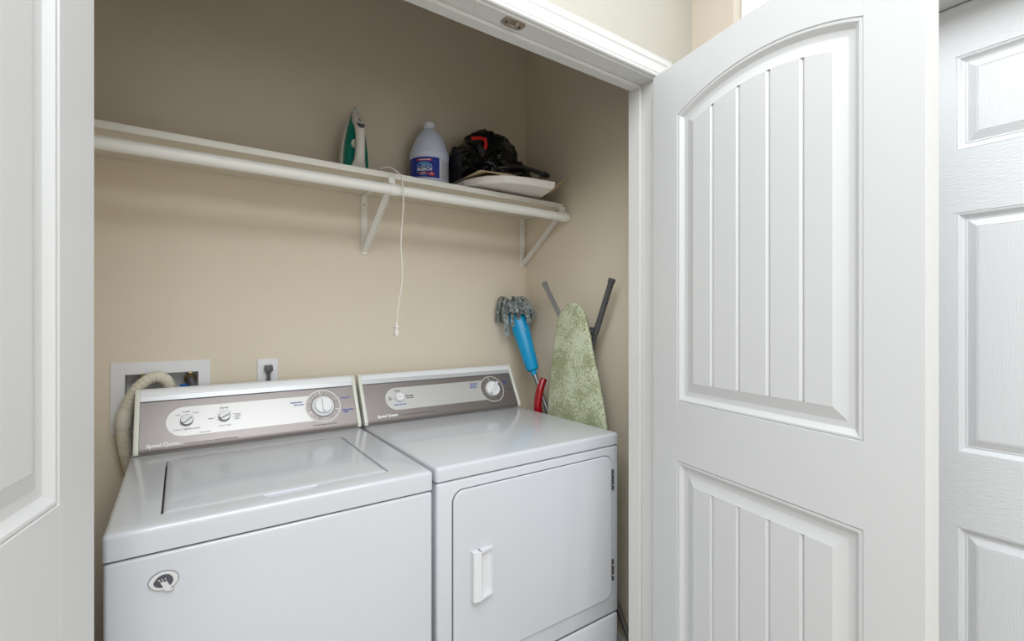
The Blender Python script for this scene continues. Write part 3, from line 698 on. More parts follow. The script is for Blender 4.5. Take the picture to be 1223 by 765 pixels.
bm = BM(); lathe(bm, [(0, .0005), (.0172, .0005), (.0172, .010), (.0150, .0130), (.012, .0135), (.008, .0120), (0, .0115)], PP(.6917, .1070, 0), EN, 32); kb = obj('start_button', bm, M['capwhite'], dr)
bm = BM(); text_into(bm, 'START', .0060, lambda x, y: PP(.6917+x, .1070+y, .0132)); obj('button_lettering', bm, M['greyink'], kb, smooth=False)
bm = BM(); text_into(bm, 'Speed Queen', .0150, lambda x, y: PP(.6350+x, .0410+y, .0006), bold=.0005, sx=.91, spacing=1.04); obj('lettering', bm, M['whiteink'], dr, smooth=False, label='white maker name lettering')
bm = BM()
T('Commercial Heavy Duty/Super Capacity Plus/Stainless Steel', .754, .0377, .0062, sx=.92)
T('NORMAL', .6885, .1345, .0060, bd=.0003); T('NO', .6545, .1100, .0062, bd=.0003); T('HEAT', .6555, .1025, .0062, bd=.0003); T('PERM PRESS', .7330, .1110, .0062, bd=.0003); T('DELICATE', .7350, .1025, .0062, bd=.0003)
for a in (90, 180, 0): disc(bm, (.6917+.0225*math.cos(math.radians(a)), .107+.0225*math.sin(math.radians(a))), .0012, PF(.0009), 8)
T('PUSH TO START', 1.1150, .0390, .0050); T('TIMED DRY', 1.2000, .0960, .0052)
obj('black_lettering', bm, M['blackink'], dr, smooth=False, label='small black printed legends')
bm = BM(); T('FABRIC SELECTOR', .6910, .0790, .0068, sx=.9, bd=.0003); T('AUTO DRY', 1.0300, .1355, .0074, bd=.0004); T('REGULAR', 1.0270, .1270, .0074, bd=.0004); T('PERM PRESS', 1.0230, .1185, .0058, bd=.0004)
T('NORMAL', 1.1890, .1330, .0062, bd=.0004); T('DRY', 1.1890, .1250, .0066, bd=.0004); obj('blue_lettering', bm, M['blueink'], dr, smooth=False, label='blue printed cycle names')

# ------------------------------------------------------------------ laundry supply box
sb = thing('laundry_supply_box', 'white recessed washer supply box in the back wall above the washer', 'supply box', (-.045, YB, 1.06))
bm = BM(); grid_solid(bm, [-.1725, .0820], [.9525, 1.1680], [(-.1395, .0490, .987, 1.1310)], YB-.0045, YB-.0003, lambda u, v, w: (u, w, v)); obj('frame', bm, M['plate'], sb, smooth=False)
bm = BM(); D = YB+.060; a, b, c, d_ = -.1392, .0487, .9873, 1.1307
for q in ((a-.001, YB-.0003, c, a+.0005, D, d_), (b-.0005, YB-.0003, c, b+.001, D, d_), (a, YB-.0003, c-.001, b, D, c+.0005), (a, YB-.0003, d_-.0005, b, D, d_+.001), (a, D, c, b, D+.002, d_)):
    box(bm, (q[0], q[1], q[2]), (q[3], q[4], q[5]))
obj('recess', bm, M['boxgrey'], sb, smooth=False)
def valve(vx, vz, tagm, lab):
    g = obj('valve', lathe(BM(), [(0, 0), (.0150, 0), (.0165, .004), (.0165, .018), (.013, .022), (.0115, .022), (.0115, .012), (0, .012)], (vx, YB+.030, vz), (0, -1, -.25), 20), M['brass'], sb, label=lab)
    bm = BM(); lathe(bm, [(0, 0), (.007, 0), (.007, .04), (0, .04)], (vx, YB+.056, vz+.004), (0, -1, -.1), 12)
    box(bm, (vx-.006, YB+.02, vz+.012), (vx+.006, YB+.05, d_-.001), .002, 1); obj('valve_stem', bm, M['brass'], g)
    bm = BM(); box(bm, (vx-.028, YB+.018, vz-.042), (vx+.004, YB+.021, vz-.020), .001, 1); obj('colour_tag', bm, tagm, g)
valve(-.098, 1.1050, M['tagred'], 'brass hot water valve with red tag'); valve(.0270, 1.1090, M['tagblue'], 'brass cold water valve with blue tag')
hs = obj('supply_hose', tube(BM(), spline([(.0270, YB+.016, 1.1080), (.0300, YB+.002, 1.098), (.036, YB-.010, 1.078), (.040, YB-.022, 1.04), (.040, YB-.024, .95), (.03, YB-.026, .80)], 6), .0095, 12), M['rubber'], sb, label='dark rubber hose below the right valve')
hs = obj('supply_hose', tube(BM(), spline([(-.098, YB+.016, 1.1040), (-.098, YB+.002, 1.094), (-.092, YB-.010, 1.072), (-.085, YB-.022, 1.03), (-.080, YB-.024, .95), (-.07, YB-.026, .80)], 6), .0095, 12), M['rubber'], sb, label='rubber hose below the left valve')
# drain hose
dh = thing('drain_hose', 'ivory corrugated drain hose looping from the supply box down behind the washer', 'hose', (-.14, 1.838, .9))
hp = [(-.030, 1.868, 1.088), (-.034, 1.864, 1.103), (-.046, 1.856, 1.116), (-.064, 1.848, 1.1215), (-.086, 1.842, 1.112), (-.107, 1.839, 1.089), (-.124, 1.838, 1.056), (-.135, 1.838, 1.020), (-.1395, 1.838, .982), (-.138, 1.838, .939), (-.130, 1.838, .888), (-.118, 1.838, .835), (-.10, 1.838, .76), (-.08, 1.838, .66)]
sp = spline(hp, 24)
i0, i1 = int(24*6.95), int(24*8.05)
def ribbed(P):
    L = 0; acc = [0]
    for q, w in zip(P, P[1:]): L += (w-q).length; acc.append(L)
    return P, acc
def ribtube(P):
    # resample densely so every rib is real geometry
    Q = [P[0]]; 
    _, acc = ribbed(P); tot = acc[-1]; step = .00105; out = []; k = 0; s = 0
    while s < tot:
        while acc[k+1] < s: k += 1
        f = (s-acc[k])/max(1e-9, acc[k+1]-acc[k]); out.append(P[k].lerp(P[k+1], f)); s += step
    n = len(out)
    return tube(BM(), out, lambda t: .0172+.0014*math.cos(t*(n-1)*step/.0046*2*PI), 20)
obj('corrugated_tube', ribtube(sp[:i0+1]), M['hose'], dh, angle=80); obj('corrugated_tube', ribtube(sp[i1:]), M['hose'], dh, angle=80)
obj('cuff', tube(BM(), sp[i0-3:i1+4], lambda t: .0205-.0012*abs(2*t-1)**4, 24), M['cuff'], dh)

# outlet with a plug
ot = thing('wall_outlet', 'white wall outlet plate behind the washer console', 'outlet', (.2535, YB, 1.105))
obj('cover_plate', box(BM(), (.2200, YB-.0060, 1.0470), (.2868, YB-.0004, 1.1618), .003, 2), M['plate'], ot)
for z in (1.1270, 1.0830):
    r_ = obj('receptacle', rprism(BM(), rrect(.2385, .2690, z-.0165, z+.0165, .011, 5), lambda p: (p[0], YB-.0055, p[1]), lambda p: (p[0], YB-.0078, p[1]), .0006, 1), M['plate'], ot)
    bm = BM()
    for sx in (-.006, .006): box(bm, (.2538+sx-.0012, YB-.0080, z-.001), (.2538+sx+.0012, YB-.0070, z+.009))
    lathe(bm, [(0, 0), (.0026, 0), (.0026, .001), (0, .001)], (.2538, YB-.0070, z-.0085), (0, -1, 0), 10); obj('slots', bm, M['dark'], r_, smooth=False)
pg = thing('power_plug', 'black power plug with cord in the wall outlet', 'plug', (.254, YB-.03, 1.12))
bm = BM(); rprism(bm, [(.2425, 1.1410), (.2655, 1.1410), (.2680, 1.1230), (.2600, 1.1140), (.2480, 1.1140), (.2400, 1.1230)], lambda p: (p[0], YB-.0085, p[1]), lambda p: (p[0], YB-.030, p[1]), .003, 2); obj('plug_body', bm, M['smoke'], pg)
obj('cord', tube(BM(), spline([(.254, YB-.020, 1.120), (.254, YB-.023, 1.100), (.2545, YB-.024, 1.07), (.254, YB-.026, .98), (.25, YB-.026, .85)], 6), .0058, 10), M['smoke'], pg)

# ------------------------------------------------------------------ steam iron (standing on its heel)
IX, IY = .5205, 1.735
ir = thing('steam_iron', 'teal and white steam iron standing on its heel on the shelf', 'iron', (IX, IY, ZS))
def arch_w(h):            # half width of the sole at height h (0..1)
    return .0520*max(0.0, (1-max(0, h-.10)**2.15/.797))**.82 if h > .10 else .0495+.0025*h/.1
def sole_outline(sc, h0, h1, n=26):
    L = []
    for k in range(n+1):
        h = h0+(h1-h0)*(k/n)**.85; L.append((-arch_w(h)*sc, h))
    R = [(-x, h) for x, h in L[::-1]]
    if abs(R[0][0]) < .0008: R = R[1:]
    return L+R
HI = .264
def layer(bm, sc0, y0, sc1, y1, h0, h1, k0=1.0, k1=1.0, lift=0.0):
    A = sole_outline(sc0, h0, h1)
    prism(bm, A, lambda p: (IX+p[0], IY+y0, ZS+.0006+lift+p[1]*HI*k0), lambda p: (IX+p[0]*sc1/sc0, IY+y1, ZS+.0006+lift+p[1]*HI*k1)); return bm
obj('soleplate', layer(BM(), 1.0, .030, 1.0, .022, .03, 1.0), M['chrome'], ir)
bm = BM(); layer(bm, .99, .0218, .95, .004, .0, .975, 1, .985); obj('skirt', bm, M['ironw'], ir)
bm = BM(); layer(bm, .87, .004, .83, -.010, .085, .90, 1, .985); layer(bm, .83, -.0099, .60, -.024, .10, .86, .985, .96); tk = obj('water_tank', bm, M['teal'], ir)
# nose housing above the tank, tapering forward into the handle head
bm = BM()
rows = []
prof = [(.262, .0035, .006), (.252, .0085, -.004), (.238, .0125, -.014), (.224, .0160, -.026), (.208, .0185, -.038), (.194, .0195, -.050), (.180, .0185, -.060), (.165, .0170, -.066), (.140, .0155, -.069), (.110, .0155, -.069), (.080, .0165, -.066), (.055, .0185, -.060), (.038, .0235, -.050), (.024, .0340, -.036), (.012, .0430, -.024), (.0006, .0450, -.018)]
for z, w, y in prof:
    rear = .008 if (z > .198 or z < .05) else None
    back = .008 if rear is not None else y+.026
    ring_ = []
    n = 14
    for k in range(n+1):
        a = PI*k/n; ring_.append((IX-w*math.cos(a)*(1.0), IY+y+(1-math.sin(a)**.8)*min(.016, abs(back-y)*.6), ZS+z))
    ring_ += [(IX+w*.95, IY+back, ZS+z), (IX-w*.95, IY+back, ZS+z)]
    rows.append([bm.verts.new(p) for p in ring_])
for A, B in zip(rows, rows[1:]):
    for k in range(len(A)): bm.faces.new((A[k], A[(k+1) % len(A)], B[(k+1) % len(A)], B[k]))
bm.faces.new(rows[0]); bm.faces.new(rows[-1]); hn = obj('handle', bm, M['ironw'], ir, angle=60)
bm = BM(); P = [(-.0135, .181), (-.0125, .172), (-.0080, .164), (0, .1615), (.0080, .164), (.0125, .172), (.0135, .181), (.006, .1785), (-.006, .1785)]
def hy(z):
    for (z0, w0, y0), (z1, w1, y1) in zip(prof, prof[1:]):
        if z1 <= z <= z0: return y1+(y0-y1)*(z-z1)/(z0-z1)
    return -.06
prism(bm, P, lambda p: (IX+p[0], IY+hy(p[1])-.0045+abs(p[0])*.30, ZS+p[1]), lambda p: (IX+p[0], IY+hy(p[1])+.006, ZS+p[1])); obj('steam_button', bm, M['smoke'], hn)
bm = BM()
for q in ((0, .199, .0035), (.0005, .192, .0042), (-.004, .195, .002), (0, .2045, .0022)):
    c = Vector((IX+q[0], IY+hy(q[1])-.0006, ZS+q[1])); q2 = [bm.verts.new(c+Vector((q[2]*math.cos(k*PI/4), -.0003-.0*k, q[2]*.7*math.sin(k*PI/4)))+Vector((0, -(q[2]*.7*math.sin(k*PI/4))*-.75, 0))) for k in range(8)]; bm.faces.new(q2)
obj('button_marks', bm, M['smoke'], hn, smooth=False)
obj('spray_nozzle', lathe(BM(), [(0, .006), (.002, .0055), (.0028, .003), (.0028, -.003)], (IX, IY-.012, ZS+.2465), (0, -1, .6), 12), M['plate'], hn)
obj('thermostat_dial', lathe(BM(), [(0, 0), (.015, 0), (.017, .003), (.017, .009), (.015, .011), (0, .011)], (IX-.007, IY-.022, ZS+.116), (0, -1, 0), 28), M['ironw'], ir)
obj('heel_knob', lathe(BM(), [(0, .004), (.008, .0035), (.0095, 0), (.0095, -.006)], (IX+.004, IY-.040, ZS+.020), (0, -1, .9), 20), M['smoke'], ir)
cd = obj('power_cord', tube(BM(), spline([(IX+.036, IY-.030, ZS+.012), (IX+.050, IY-.075, ZS+.014), (.560, 1.600, ZS+.008), (.5815, 1.560, ZS+.0070), (.604, 1.536, 1.795), (.6145, 1.5300, 1.7700), (.6195, 1.530, 1.695), (.6110, 1.530, 1.572), (.6140, 1.530, 1.499), (.6152, 1.530, 1.434), (.6030, 1.530, 1.352), (.5955, 1.530, 1.290)], 9), .0021, 8), M['ivory'], ir, label='thin white cord hanging over the shelf edge')
bm = BM(); lathe(bm, [(0, 0), (.0035, 0), (.0045, -.010), (.0050, -.012), (.0100, -.013), (.0105, -.017), (.0065, -.020), (.0060, -.030), (.0105, -.033), (.0105, -.044), (.0085, -.047), (0, -.047)], (.5955, 1.530, 1.2915), (0, 0, 1), 18)
pl = obj('cord_plug', bm, M['ivory'], cd)

# ------------------------------------------------------------------ bleach bottle
CX, CY = .8220, 1.7600
bo = thing('bleach_bottle', 'pale blue-white gallon bleach bottle with blue label on the shelf', 'bottle', (CX, CY, ZS))
prof = [(0, .0006), (.066, .0006), (.073, .004), (.0765, .012), (.0772, .022), (.0765, .026), (.0772, .032), (.0772, .122), (.0765, .128), (.0785, .136), (.0780, .144), (.0750, .157), (.0685, .176), (.0600, .197), (.0490, .218), (.0370, .236), (.0270, .247), (.0205, .251), (.0185, .256), (0, .256)]
obj('bottle_body', lathe(BM(), prof, (CX, CY, ZS), n=64), M['bottle'], bo, angle=50)
obj('cap', lathe(BM(), [(0, .252), (.0195, .252), (.0200, .256), (.0200, .2625), (.0222, .2640), (.0228, .268), (.0222, .2765), (.0200, .2780), (0, .2780)], (CX, CY, ZS), n=48), M['cap'], bo)
cdir = math.atan2(-CY, -CX)                        # towards the camera
def cyl(ang, z, r=.0777): a = cdir+ang; return (CX+r*math.cos(a), CY+r*math.sin(a), ZS+z)
def band(bm, a0, a1, z0, z1, r, n=48):
    A = [bm.verts.new(cyl(a0+(a1-a0)*k/n, z0, r)) for k in range(n+1)]; B = [bm.verts.new(cyl(a0+(a1-a0)*k/n, z1, r)) for k in range(n+1)]
    for k in range(n): bm.faces.new((A[k], A[k+1], B[k+1], B[k]))
    return bm
lb = obj('label_film', band(BM(), math.radians(-120), math.radians(30), .040, .120, .0776), M['blued'], bo, label='blue wrap-around label')
obj('white_back_label', band(BM(), math.radians(33), math.radians(150), .040, .120, .0776), M['cap'], bo)
L0 = math.radians(-14)
def wrap(x0, z0, r=.0782): return lambda x, y: cyl(L0+(x0+x)/.0777, z0+y, r)
bm = BM()
def blob(bm, x0, z0, w, h, r, n=40):
    c = bm.verts.new(cyl(L0+x0/.0777, z0, r)); V = [bm.verts.new(cyl(L0+(x0+w*math.cos(2*PI*k/n))/.0777, z0+h*math.sin(2*PI*k/n), r)) for k in range(n)]
    for k in range(n): bm.faces.new((c, V[k], V[(k+1) % n]))
    return bm
M['lightblue'] = mat('light_blue_ink', (0.10, 0.30, 0.62), 0.4)
M['skyink'] = mat('sky_ink', (0.30, 0.50, 0.75), 0.4)
obj('label_halo', blob(BM(), -.002, .075, .034, .027, .0779), M['lightblue'], lb, smooth=False)
bm = BM(); text_into(bm, 'Classic', .0220, wrap(0, .088), bold=.0006, sx=.95); obj('label_script', bm, M['skyink'], lb, smooth=False)
bm = BM(); text_into(bm, 'BLEACH', .0165, wrap(0, .0715), bold=.0007, sx=.98); text_into(bm, 'CONCENTRATED', .0060, wrap(0, .1085, .0785), bold=.0003); text_into(bm, '1 GALLON (128 FL OZ)', .0045, wrap(-.012, .0430)); obj('label_lettering', bm, M['whiteink'], lb, smooth=False)
bm = BM(); band(bm, L0-.034/.0777, L0+.030/.0777, .1045, .1125, .0780, 16); band(bm, L0-.026/.0777, L0+.014/.0777, .0530, .0605, .0780, 12); blob(bm, .028, .0540, .0125, .0085, .0780, 20); obj('label_red', bm, M['redink'], lb, smooth=False)
bm = BM(); text_into(bm, 'REGULAR', .0052, wrap(-.006, .0567, .0785), bold=.0002); text_into(bm, 'NEW', .0052, wrap(.028, .0540, .0785), bold=.0003); obj('label_small_lettering', bm, M['whiteink'], lb, smooth=False)
bm = BM()
random.seed(3)
for k in range(13):
    z = .113-.0056*k
    a0 = math.radians(39); 
    while a0 < math.radians(90):
        wd = random.uniform(.02, .10); band(bm, a0, a0+wd, z-.0022, z, .0779, 2); a0 += wd+random.uniform(.015, .04)
obj('fine_print', bm, M['greyink'], bo, smooth=False)
ha = cdir+math.radians(128); hd_ = Vector((math.cos(ha), math.sin(ha), 0)); hc = Vector((CX, CY, ZS))
obj('jug_handle', tube(BM(), spline([hc+hd_*.020+Vector((0, 0, .240)), hc+hd_*.040+Vector((0, 0, .244)), hc+hd_*.062+Vector((0, 0, .225)), hc+hd_*.074+Vector((0, 0, .190)), hc+hd_*.070+Vector((0, 0, .160))], 7), .0095, 16), M['bottle'], bo)

# ------------------------------------------------------------------ tabletop board, tan pad, bag and wooden slats on the shelf
tb = thing('tabletop_ironing_board', 'white plastic tray-like board overhanging the right end of the shelf', 'board', (1.08, 1.65, ZS))
P = [(.915, 1.640), (.936, 1.585), (.958, 1.545), (.984, 1.520), (1.010, 1.496), (1.100, 1.470), (1.222, 1.458), (1.268, 1.592), (1.268, 1.840), (.915, 1.840)]
z0, z1 = ZS+.0110, ZS+.0400
for fx, fy in ((.96, 1.64), (1.22, 1.64), (.96, 1.80), (1.22, 1.80)): obj('rubber_foot', lathe(BM(), [(0, .0005), (.010, .0005), (.010, .0115), (0, .0115)], (fx, fy, ZS), n=16), M['traywhite'], tb)
bm = BM(); V0 = []
ins = offset_loop(P, .012)
lo = [bm.verts.new((p[0], p[1], z0)) for p in offset_loop(P, .004)]; m1 = [bm.verts.new((p[0], p[1], z0+.004)) for p in P]; m2 = [bm.verts.new((p[0]-0, p[1]-0, z1-.004)) for p in offset_loop(P, -.004)]
hi = [bm.verts.new((p[0], p[1], z1)) for p in offset_loop(P, .001)]; h2 = [bm.verts.new((p[0], p[1], z1-.001)) for p in offset_loop(P, .010)]
for A, B in ((lo, m1), (m1, m2), (m2, hi), (hi, h2)):
    for k in range(len(P)): bm.faces.new((A[k], A[(k+1) % len(P)], B[(k+1) % len(P)], B[k]))
bm.faces.new(lo); bm.faces.new(h2[::-1]); obj('board_shell', bm, M['traywhite'], tb, angle=20)
def pad_z(x, y):
    u = (x-1.055)/.152; v = (y-1.67)/.168
    e = max(0, 1-max(abs(u), abs(v))**3)
    return ZS+.0405+(.006+.023*max(0, 1-u*u)**1.5+.0012*math.sin(x*60+y*30))*e**.5
bm = BM(); n = 36; G = []
for j in range(n+1):
    G.append([bm.verts.new((lambda x, y: (x, y, pad_z(x, y)))(.905+.30*i/n, 1.505+.330*j/n)) for i in range(n+1)])
for j in range(n):
    for i in range(n): bm.faces.new((G[j][i], G[j][i+1], G[j+1][i+1], G[j+1][i]))
g_ = bmesh.ops.extrude_edge_only(bm, edges=[e for e in bm.edges if e.is_boundary])
for v in [q for q in g_['geom'] if isinstance(q, bmesh.types.BMVert)]: v.co.z = ZS+.0395
obj('tan_pad', bm, M['tan'], tb, angle=70, label='tan cloth pad on the board')
bh = thing('black_board_leg', 'black tubular leg of the board with end cap, lying across the white board before the bag', 'handle', (1.15, 1.55, ZS+.04))  # leg of the tabletop board, built as a separate object
bm = BM(); legp = spline([(1.020, 1.560, ZS+.082), (1.060, 1.545, ZS+.092), (1.120, 1.540, ZS+.101), (1.180, 1.545, ZS+.099), (1.255, 1.553, ZS+.095)], 6)
tube(bm, legp, .0085, 14); tube(bm, [(1.240, 1.560, ZS+.094), (1.236, 1.575, ZS+.0395)], .006, 10)
lg = obj('tube', bm, M['blackp'], bh)
obj('end_cap', lathe(BM(), [(0, 0), (.0115, 0), (.012, .004), (.012, .020), (.0105, .024), (0, .024)], (1.246, 1.553, ZS+.0955), (.97, .12, -.08), 18), M['blackp'], bh)

bg = thing('rubbish_bag', 'crumpled black plastic rubbish bag on the shelf beside the bottle', 'bag', (1.05, 1.72, ZS))
c0 = Vector((1.045, 1.725, 1.925))
ELL = [((1.090, 1.735, 1.985), (.138, .105, .118)), ((1.020, 1.735, 1.985), (.075, .09, .085)), ((.955, 1.715, 1.915), (.078, .105, .098)), ((1.180, 1.690, 1.915), (.070, .090, .068)), ((1.030, 1.640, 1.895), (.11, .075, .065))]
bm = BM(); bmesh.ops.create_icosphere(bm, subdivisions=6, radius=1)
def fold(p):
    a = 1-abs(noise.noise(p*11+Vector((3, 1, 7)))); b = 1-abs(noise.noise(Vector((p.x*30, p.y*14, p.z*22)))); c = noise.noise(p*55)
    e = 1-abs(noise.noise(Vector((p.x*18+p.z*9, p.y*10, p.z*12-p.x*8))))
    return a**3*.42+e**6*.40+b**6*.16+c*.03
for v in bm.verts:
    d = v.co.normalized(); best = .03
    for c, r in ELL:
        o = c0-Vector(c); A = sum((d[k]/r[k])**2 for k in range(3)); B = 2*sum(o[k]*d[k]/r[k]**2 for k in range(3)); Cc = sum((o[k]/r[k])**2 for k in range(3))-1
        q = B*B-4*A*Cc
        if q > 0: best = max(best, (-B+math.sqrt(q))/(2*A))
    p = c0+d*best
    p = p+d*(fold(p)*.030-.016)
    zmin = ZS+.001
    if p.x > .86:
        f = min(1, (p.x-.86)/.035); zmin = ZS+.001+f*(max(pad_z(min(max(p.x, .9), 1.21), min(max(p.y, 1.5), 1.83)), ZS+.042)-ZS+.001)
    p.z = max(p.z, zmin+.0005); p.y = min(p.y, YB-.008); 
    if p.x < .905 and p.y < 1.80: p.x = max(p.x, .9025)
    v.co = p
obj('bag_film', bm, M['bag'], bg, angle=180)
bm = BM()
def ribbon(bm, pts, w, wd, per=6, taper=None, thick=.0008):
    P = spline(pts, per); wd = Vector(wd).normalized(); A = []; 
    for i, p in enumerate(P):
        ww = w*(taper(i/(len(P)-1)) if taper else 1)
        d = (P[min(i+1, len(P)-1)]-P[max(i-1, 0)]).normalized(); s = (wd-d*wd.dot(d)).normalized(); nn = d.cross(s)
        A.append([bm.verts.new(p+s*ww/2*q+nn*thick*r_) for q, r_ in ((-1, -1), (1, -1), (1, 1), (-1, 1))])
    for X, Y in zip(A, A[1:]):
        for k in range(4): bm.faces.new((X[k], X[(k+1) % 4], Y[(k+1) % 4], Y[k]))
    bm.faces.new(A[0]); bm.faces.new(A[-1][::-1]); return bm
def surf_y(x, z):
    """front of the bag at (x, z)"""
    y = 1.72
    for c, r in ELL:
        q = 1-((x-c[0])/r[0])**2-((z-c[2])/r[2])**2
        if q > 0: y = min(y, c[1]-r[1]*math.sqrt(q))
    return y
ribbon(bm, [(.958, surf_y(.975, 2.03)-.022, 2.026), (.985, surf_y(.985, 2.02)-.024, 2.028), (1.004, surf_y(1.0, 2.01)-.026, 2.022)], .013, (0, .2, 1))
ribbon(bm, [(1.000, surf_y(1.0, 2.01)-.027, 2.028), (1.004, surf_y(1.0, 2.00)-.028, 2.004), (.998, surf_y(1.0, 1.98)-.030, 1.980)], .014, (1, 0, 0))
obj('drawstring', bm, M['redtape'], bg, label='red plastic drawstring')
for k, (a, b) in enumerate((((1.288, 1.580, ZS+.0385), (1.374, 1.545, ZS+.102)), ((1.292, 1.600, ZS+.0330), (1.372, 1.570, ZS+.080)))):
    bm = BM(); ribbon(bm, [a, tuple((Vector(a)+Vector(b))/2), b], .010, (0, .35, 1), 3, lambda t: 1-.65*t**3, .0015)
    tag(obj('wooden_slat', bm, M['wood'], None), ['pale pointed wooden slat leaning at the shelf end, upper one', 'pale pointed wooden slat leaning at the shelf end, lower one'][k], 'slat', 'wooden slats at the shelf end')

# ------------------------------------------------------------------ mop
mo = thing('twist_mop', 'upside-down mop with bright blue sleeve and grey strands in the corner', 'mop', (1.372, 1.25, 0))
top = Vector((1.2780, 1.8050, 1.3430)); low = Vector((1.3110, 1.7100, 1.0650)); ax = (low-top).normalized()
flr = Vector((1.3720, 1.1400, .012))
sl_len = .292
# sleeve: oval tapering tube with the wide end up
side = Vector((math.cos(math.radians(-35)), math.sin(math.radians(-35)), 0)); side = (side-ax*side.dot(ax)).normalized(); fr = ax.cross(side)
bm = BM(); rows = []
for d, w, dpt in ((.004, .028, .020), (.0, .0435, .028), (-.002+.004, .0455, .030), (.02, .0450, .030), (.10, .0400, .028), (.20, .0335, .0255), (sl_len-.012, .0285, .0235), (sl_len-.003, .0265, .0215), (sl_len, .0215, .0175), (sl_len+.002, .0135, .0135), (sl_len+.020, .0130, .0130), (sl_len+.021, .0100, .0100)):
    rows.append([bm.verts.new(top+ax*d+side*w*math.cos(2*PI*k/32)+fr*dpt*math.sin(2*PI*k/32)) for k in range(32)])
for A, B in zip(rows, rows[1:]):
    for k in range(32): bm.faces.new((A[k], A[(k+1) % 32], B[(k+1) % 32], B[k]))
bm.faces.new(rows[0]); bm.faces.new(rows[-1][::-1]); sl = obj('sleeve', bm, M['blue'], mo, angle=50)
vd = (Vector((0, 0, 1.304))-top).normalized(); vd = (vd-ax*vd.dot(ax)).normalized(); sd = ax.cross(vd)
for d in (.072, .090, .106): obj('drain_hole', lathe(BM(), [(0, .0008), (.0036, .0008), (.0040, -.001)], top+ax*d+vd*.0295-sd*(.014*1), vd, 12), M['skyink'], sl)
bm = BM(); pa = top+ax*(sl_len+.004); tube(bm, [pa, flr], .0095, 16); obj('pole', bm, M['pole'], mo)
random.seed(21)
sdx = sd if sd.x > 0 else -sd
def strand(base, out, up, drop, w, curl=0.0):
    o = Vector(out).normalized()
    p0 = base; p1 = base-ax*up+o*.012; p2 = base-ax*(up*.95)+o*(.030+.2*up); p3 = base+o*(.048+.3*up)+Vector((0, 0, -.010)); p4 = base+o*(.050+.35*up)+Vector((0, 0, -drop*.6)); p5 = base+o*(.046+.35*up+curl)+Vector((0, 0, -drop))
    sidev = o.cross(Vector((0, 0, 1))).normalized()
    sidev = (sidev+Vector((random.uniform(-.6, .6), random.uniform(-.6, .6), random.uniform(-.7, .7)))).normalized()
    pts = [p0, p1, p2, p3, p4, p5]
    for p in pts:
        p.x = min(p.x, XR-.006); p.y = min(p.y, YB-.006)
    bm = BM(); ribbon(bm, pts, w, sidev, 5, None, .0016)
    for v in bm.verts: v.co.x = min(v.co.x, XR-.002); v.co.y = min(v.co.y, YB-.002)
    obj('strand', bm, M['strand'], mo)
va = math.atan2(vd.y, vd.x)
ctr = top+ax*.004
for k in range(60):
    a = va+2*PI*k/60+random.uniform(-.25, .25); rr = random.uniform(.0, .030)
    o = Vector((math.cos(a), math.sin(a), 0)); front = abs((a-va+PI) % (2*PI)-PI) < .9
    strand(ctr+o*rr+Vector((0, 0, random.uniform(-.004, .012))), o, random.uniform(.012, .056), random.uniform(-.022, .004) if front else random.choice([-.01, .0, .012, .025, .04, .055]), random.uniform(.013, .018), random.uniform(-.018, .014))
# individually placed front strands as in the photo
for off, up, dp, w, cu in ((-.012, .015, .078, .0165, .0), (.018, .018, .052, .0170, .0), (.040, .022, .036, .016, .0), (-.050, .030, .040, .018, .0), (.056, .02, .060, .020, .02), (-.040, .01, .110, .021, -.01), (.062, .015, .085, .020, .01)):
    b0 = ctr+sdx*off*.8+vd*.018
    fwd = (vd+sdx*off*9).normalized()
    if abs(off) < .03: fwd = (vd+sdx*off*6).normalized()
    p = [b0, b0-ax*up+fwd*.006, b0-ax*up*.8+fwd*.020, b0+fwd*.028-Vector((0, 0, dp*.25)), b0+fwd*(.026)-Vector((0, 0, dp*.65)), b0+fwd*(.024+cu)-Vector((0, 0, dp))]
    bm = BM(); ribbon(bm, p, w, sdx-fwd*.2, 5, None, .0016)
    for v in bm.verts: v.co.x = min(v.co.x, XR-.002); v.co.y = min(v.co.y, YB-.002)
    obj('strand', bm, M['strand'], mo)

# ------------------------------------------------------------------ red-handled broom behind the dryer
br = thing('red_handled_broom', 'glossy red curved handle rising between the mop pole and ironing board', 'broom', (1.262, 1.60, 0))
hp = spline([(1.2780, 1.625, .820), (1.2720, 1.625, .900), (1.2700, 1.625, .940), (1.2790, 1.625, .985), (1.2950, 1.625, 1.024), (1.3050, 1.625, 1.044)], 8)
bm = BM(); tube(bm, hp, lambda t: (.0172-.0025*max(0, (t-.5))/.5)*(1 if t < .93 else math.sqrt(max(.02, 1-((t-.93)/.07)**2))), 18); g = obj('grip', bm, M['red'], br)
obj('hanging_slot', lathe(BM(), [(0, .001), (.0025, .001), (.0030, -.001)], Vector((1.2850, 1.6110, 1.014)), (-.6, -1, .2), 12), M['dark'], g)
bm = BM(); tube(bm, [(1.2780, 1.625, .83), (1.2625, 1.640, .10)], .008, 12); obj('stick', bm, M['pole'], br)
bm = BM(); box(bm, (1.247, 1.61, .075), (1.277, 1.80, .115), .006, 2); obj('broom_block', bm, M['red'], br)
bm = BM()
for i in range(20):
    for j in range(3): tube(bm, [(1.253+.009*j, 1.617+.0093*i, .076), (1.250+.012*j, 1.614+.0096*i, .001)], .002, 5)
o = obj('bristles', bm, M['blackp'], br); o['kind'] = 'stuff'

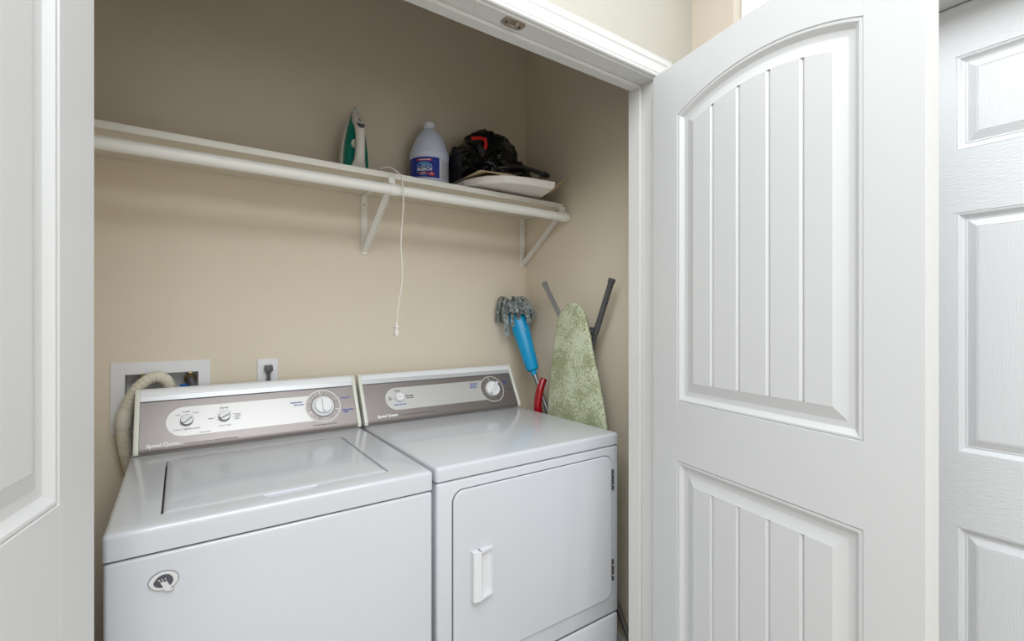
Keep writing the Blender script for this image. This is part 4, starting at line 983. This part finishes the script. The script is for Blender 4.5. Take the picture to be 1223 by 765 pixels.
# ------------------------------------------------------------------ ironing board against the right wall
ib = thing('ironing_board', 'upright ironing board with green paisley cover leaning by the right wall', 'ironing board', (1.29, 1.40, 0))
OUT = [(1.5780, .030), (1.5760, .60), (1.5700, .80), (1.5629, .9039), (1.5527, .9900), (1.5380, 1.0900), (1.5170, 1.2127), (1.4960, 1.3034), (1.4686, 1.3420), (1.4350, 1.3610), (1.4060, 1.3665), (1.3800, 1.3590), (1.3590, 1.3430), (1.3400, 1.3143), (1.3170, 1.2455), (1.2980, 1.1700), (1.2710, 1.0848), (1.2470, 1.0000), (1.2280, .9094), (1.2150, .80), (1.2100, .60), (1.2080, .030)]
BXF = 1.268
OUT = OUT[::-1]
bm = BM(); n = len(OUT)
ctrx = sum(p[0] for p in OUT)/n
def sc_loop(d): return offset_loop(OUT, d)
area2 = sum(OUT[i-1][0]*OUT[i][1]-OUT[i][0]*OUT[i-1][1] for i in range(n)); sgn = 1 if area2 > 0 else -1
loops = []
for d, x in ((.0, BXF+.015), (-.001, BXF+.011), (0, BXF+.006), (.004, BXF+.0015), (.010, BXF)):
    loops.append([bm.verts.new((x, p[0], p[1])) for p in offset_loop(OUT, d*sgn)])
for A, B in zip(loops, loops[1:]):
    for k in range(n): bm.faces.new((A[k], A[(k+1) % n], B[(k+1) % n], B[k]))
bm.faces.new(loops[-1]); bm.faces.new(loops[0][::-1]); obj('padded_cover', bm, M['cover'], ib, angle=60)
# steel rim and crossed legs behind the board
rim = [Vector((BXF+.0225, p[0], p[1])) for p in offset_loop(OUT, .0135*sgn)]
bm = BM(); tube(bm, rim+[rim[0]], .006, 8, caps=False); obj('rim_tube', bm, M['tube'], ib)
def foot(a, b, m, r):
    a = Vector(a); b = Vector(b); d = (a-b).normalized()
    o = obj('leg', tube(BM(), [b, a-d*.004], r, 18), m, ib)
    obj('end_cap', lathe(BM(), [(0, -.018), (r+.0012, -.018), (r+.0025, -.006), (r+.0025, 0), (r-.002, .0005), (r-.004, -.003), (0, -.003)], a, d, 24), M['tubel' if m is M['tubel'] else 'tube'], o)
TX = 1.3225
foot((TX, 1.6455, 1.4597), (TX, 1.4600, 1.2090), M['tubel'], .0105)
foot((TX, 1.2423, 1.4509), (TX, 1.3300, 1.2420), M['tube'], .0115)
bm = BM(); tube(bm, [(TX, 1.3310, 1.2460), (TX, 1.3480, 1.1700), (TX, 1.3300, .950), (TX, 1.3000, .66)], .0095, 14); obj('leg', bm, M['tube'], ib)
obj('leg_joint', box(BM(), (TX-.014, 1.3260, 1.238), (TX+.012, 1.370, 1.270), .004, 2), M['tube'], ib)
obj('rivet', lathe(BM(), [(0, .004), (.003, .0035), (.0042, 0)], (TX-.014, 1.336, 1.254), (-1, 0, 0), 12), M['tubel'], ib)
bm = BM(); tube(bm, [(TX, 1.4600, 1.2090), (TX, 1.34, .95), (TX, 1.30, .70)], .0100, 14); obj('leg', bm, M['tube'], ib)
for o_ in bpy.data.objects:
    if 'lettering' in o_.name or 'ticks' in o_.name or 'label_red' in o_.name or 'fine_print' in o_.name or 'button_marks' in o_.name: o_['kind'] = 'stuff'
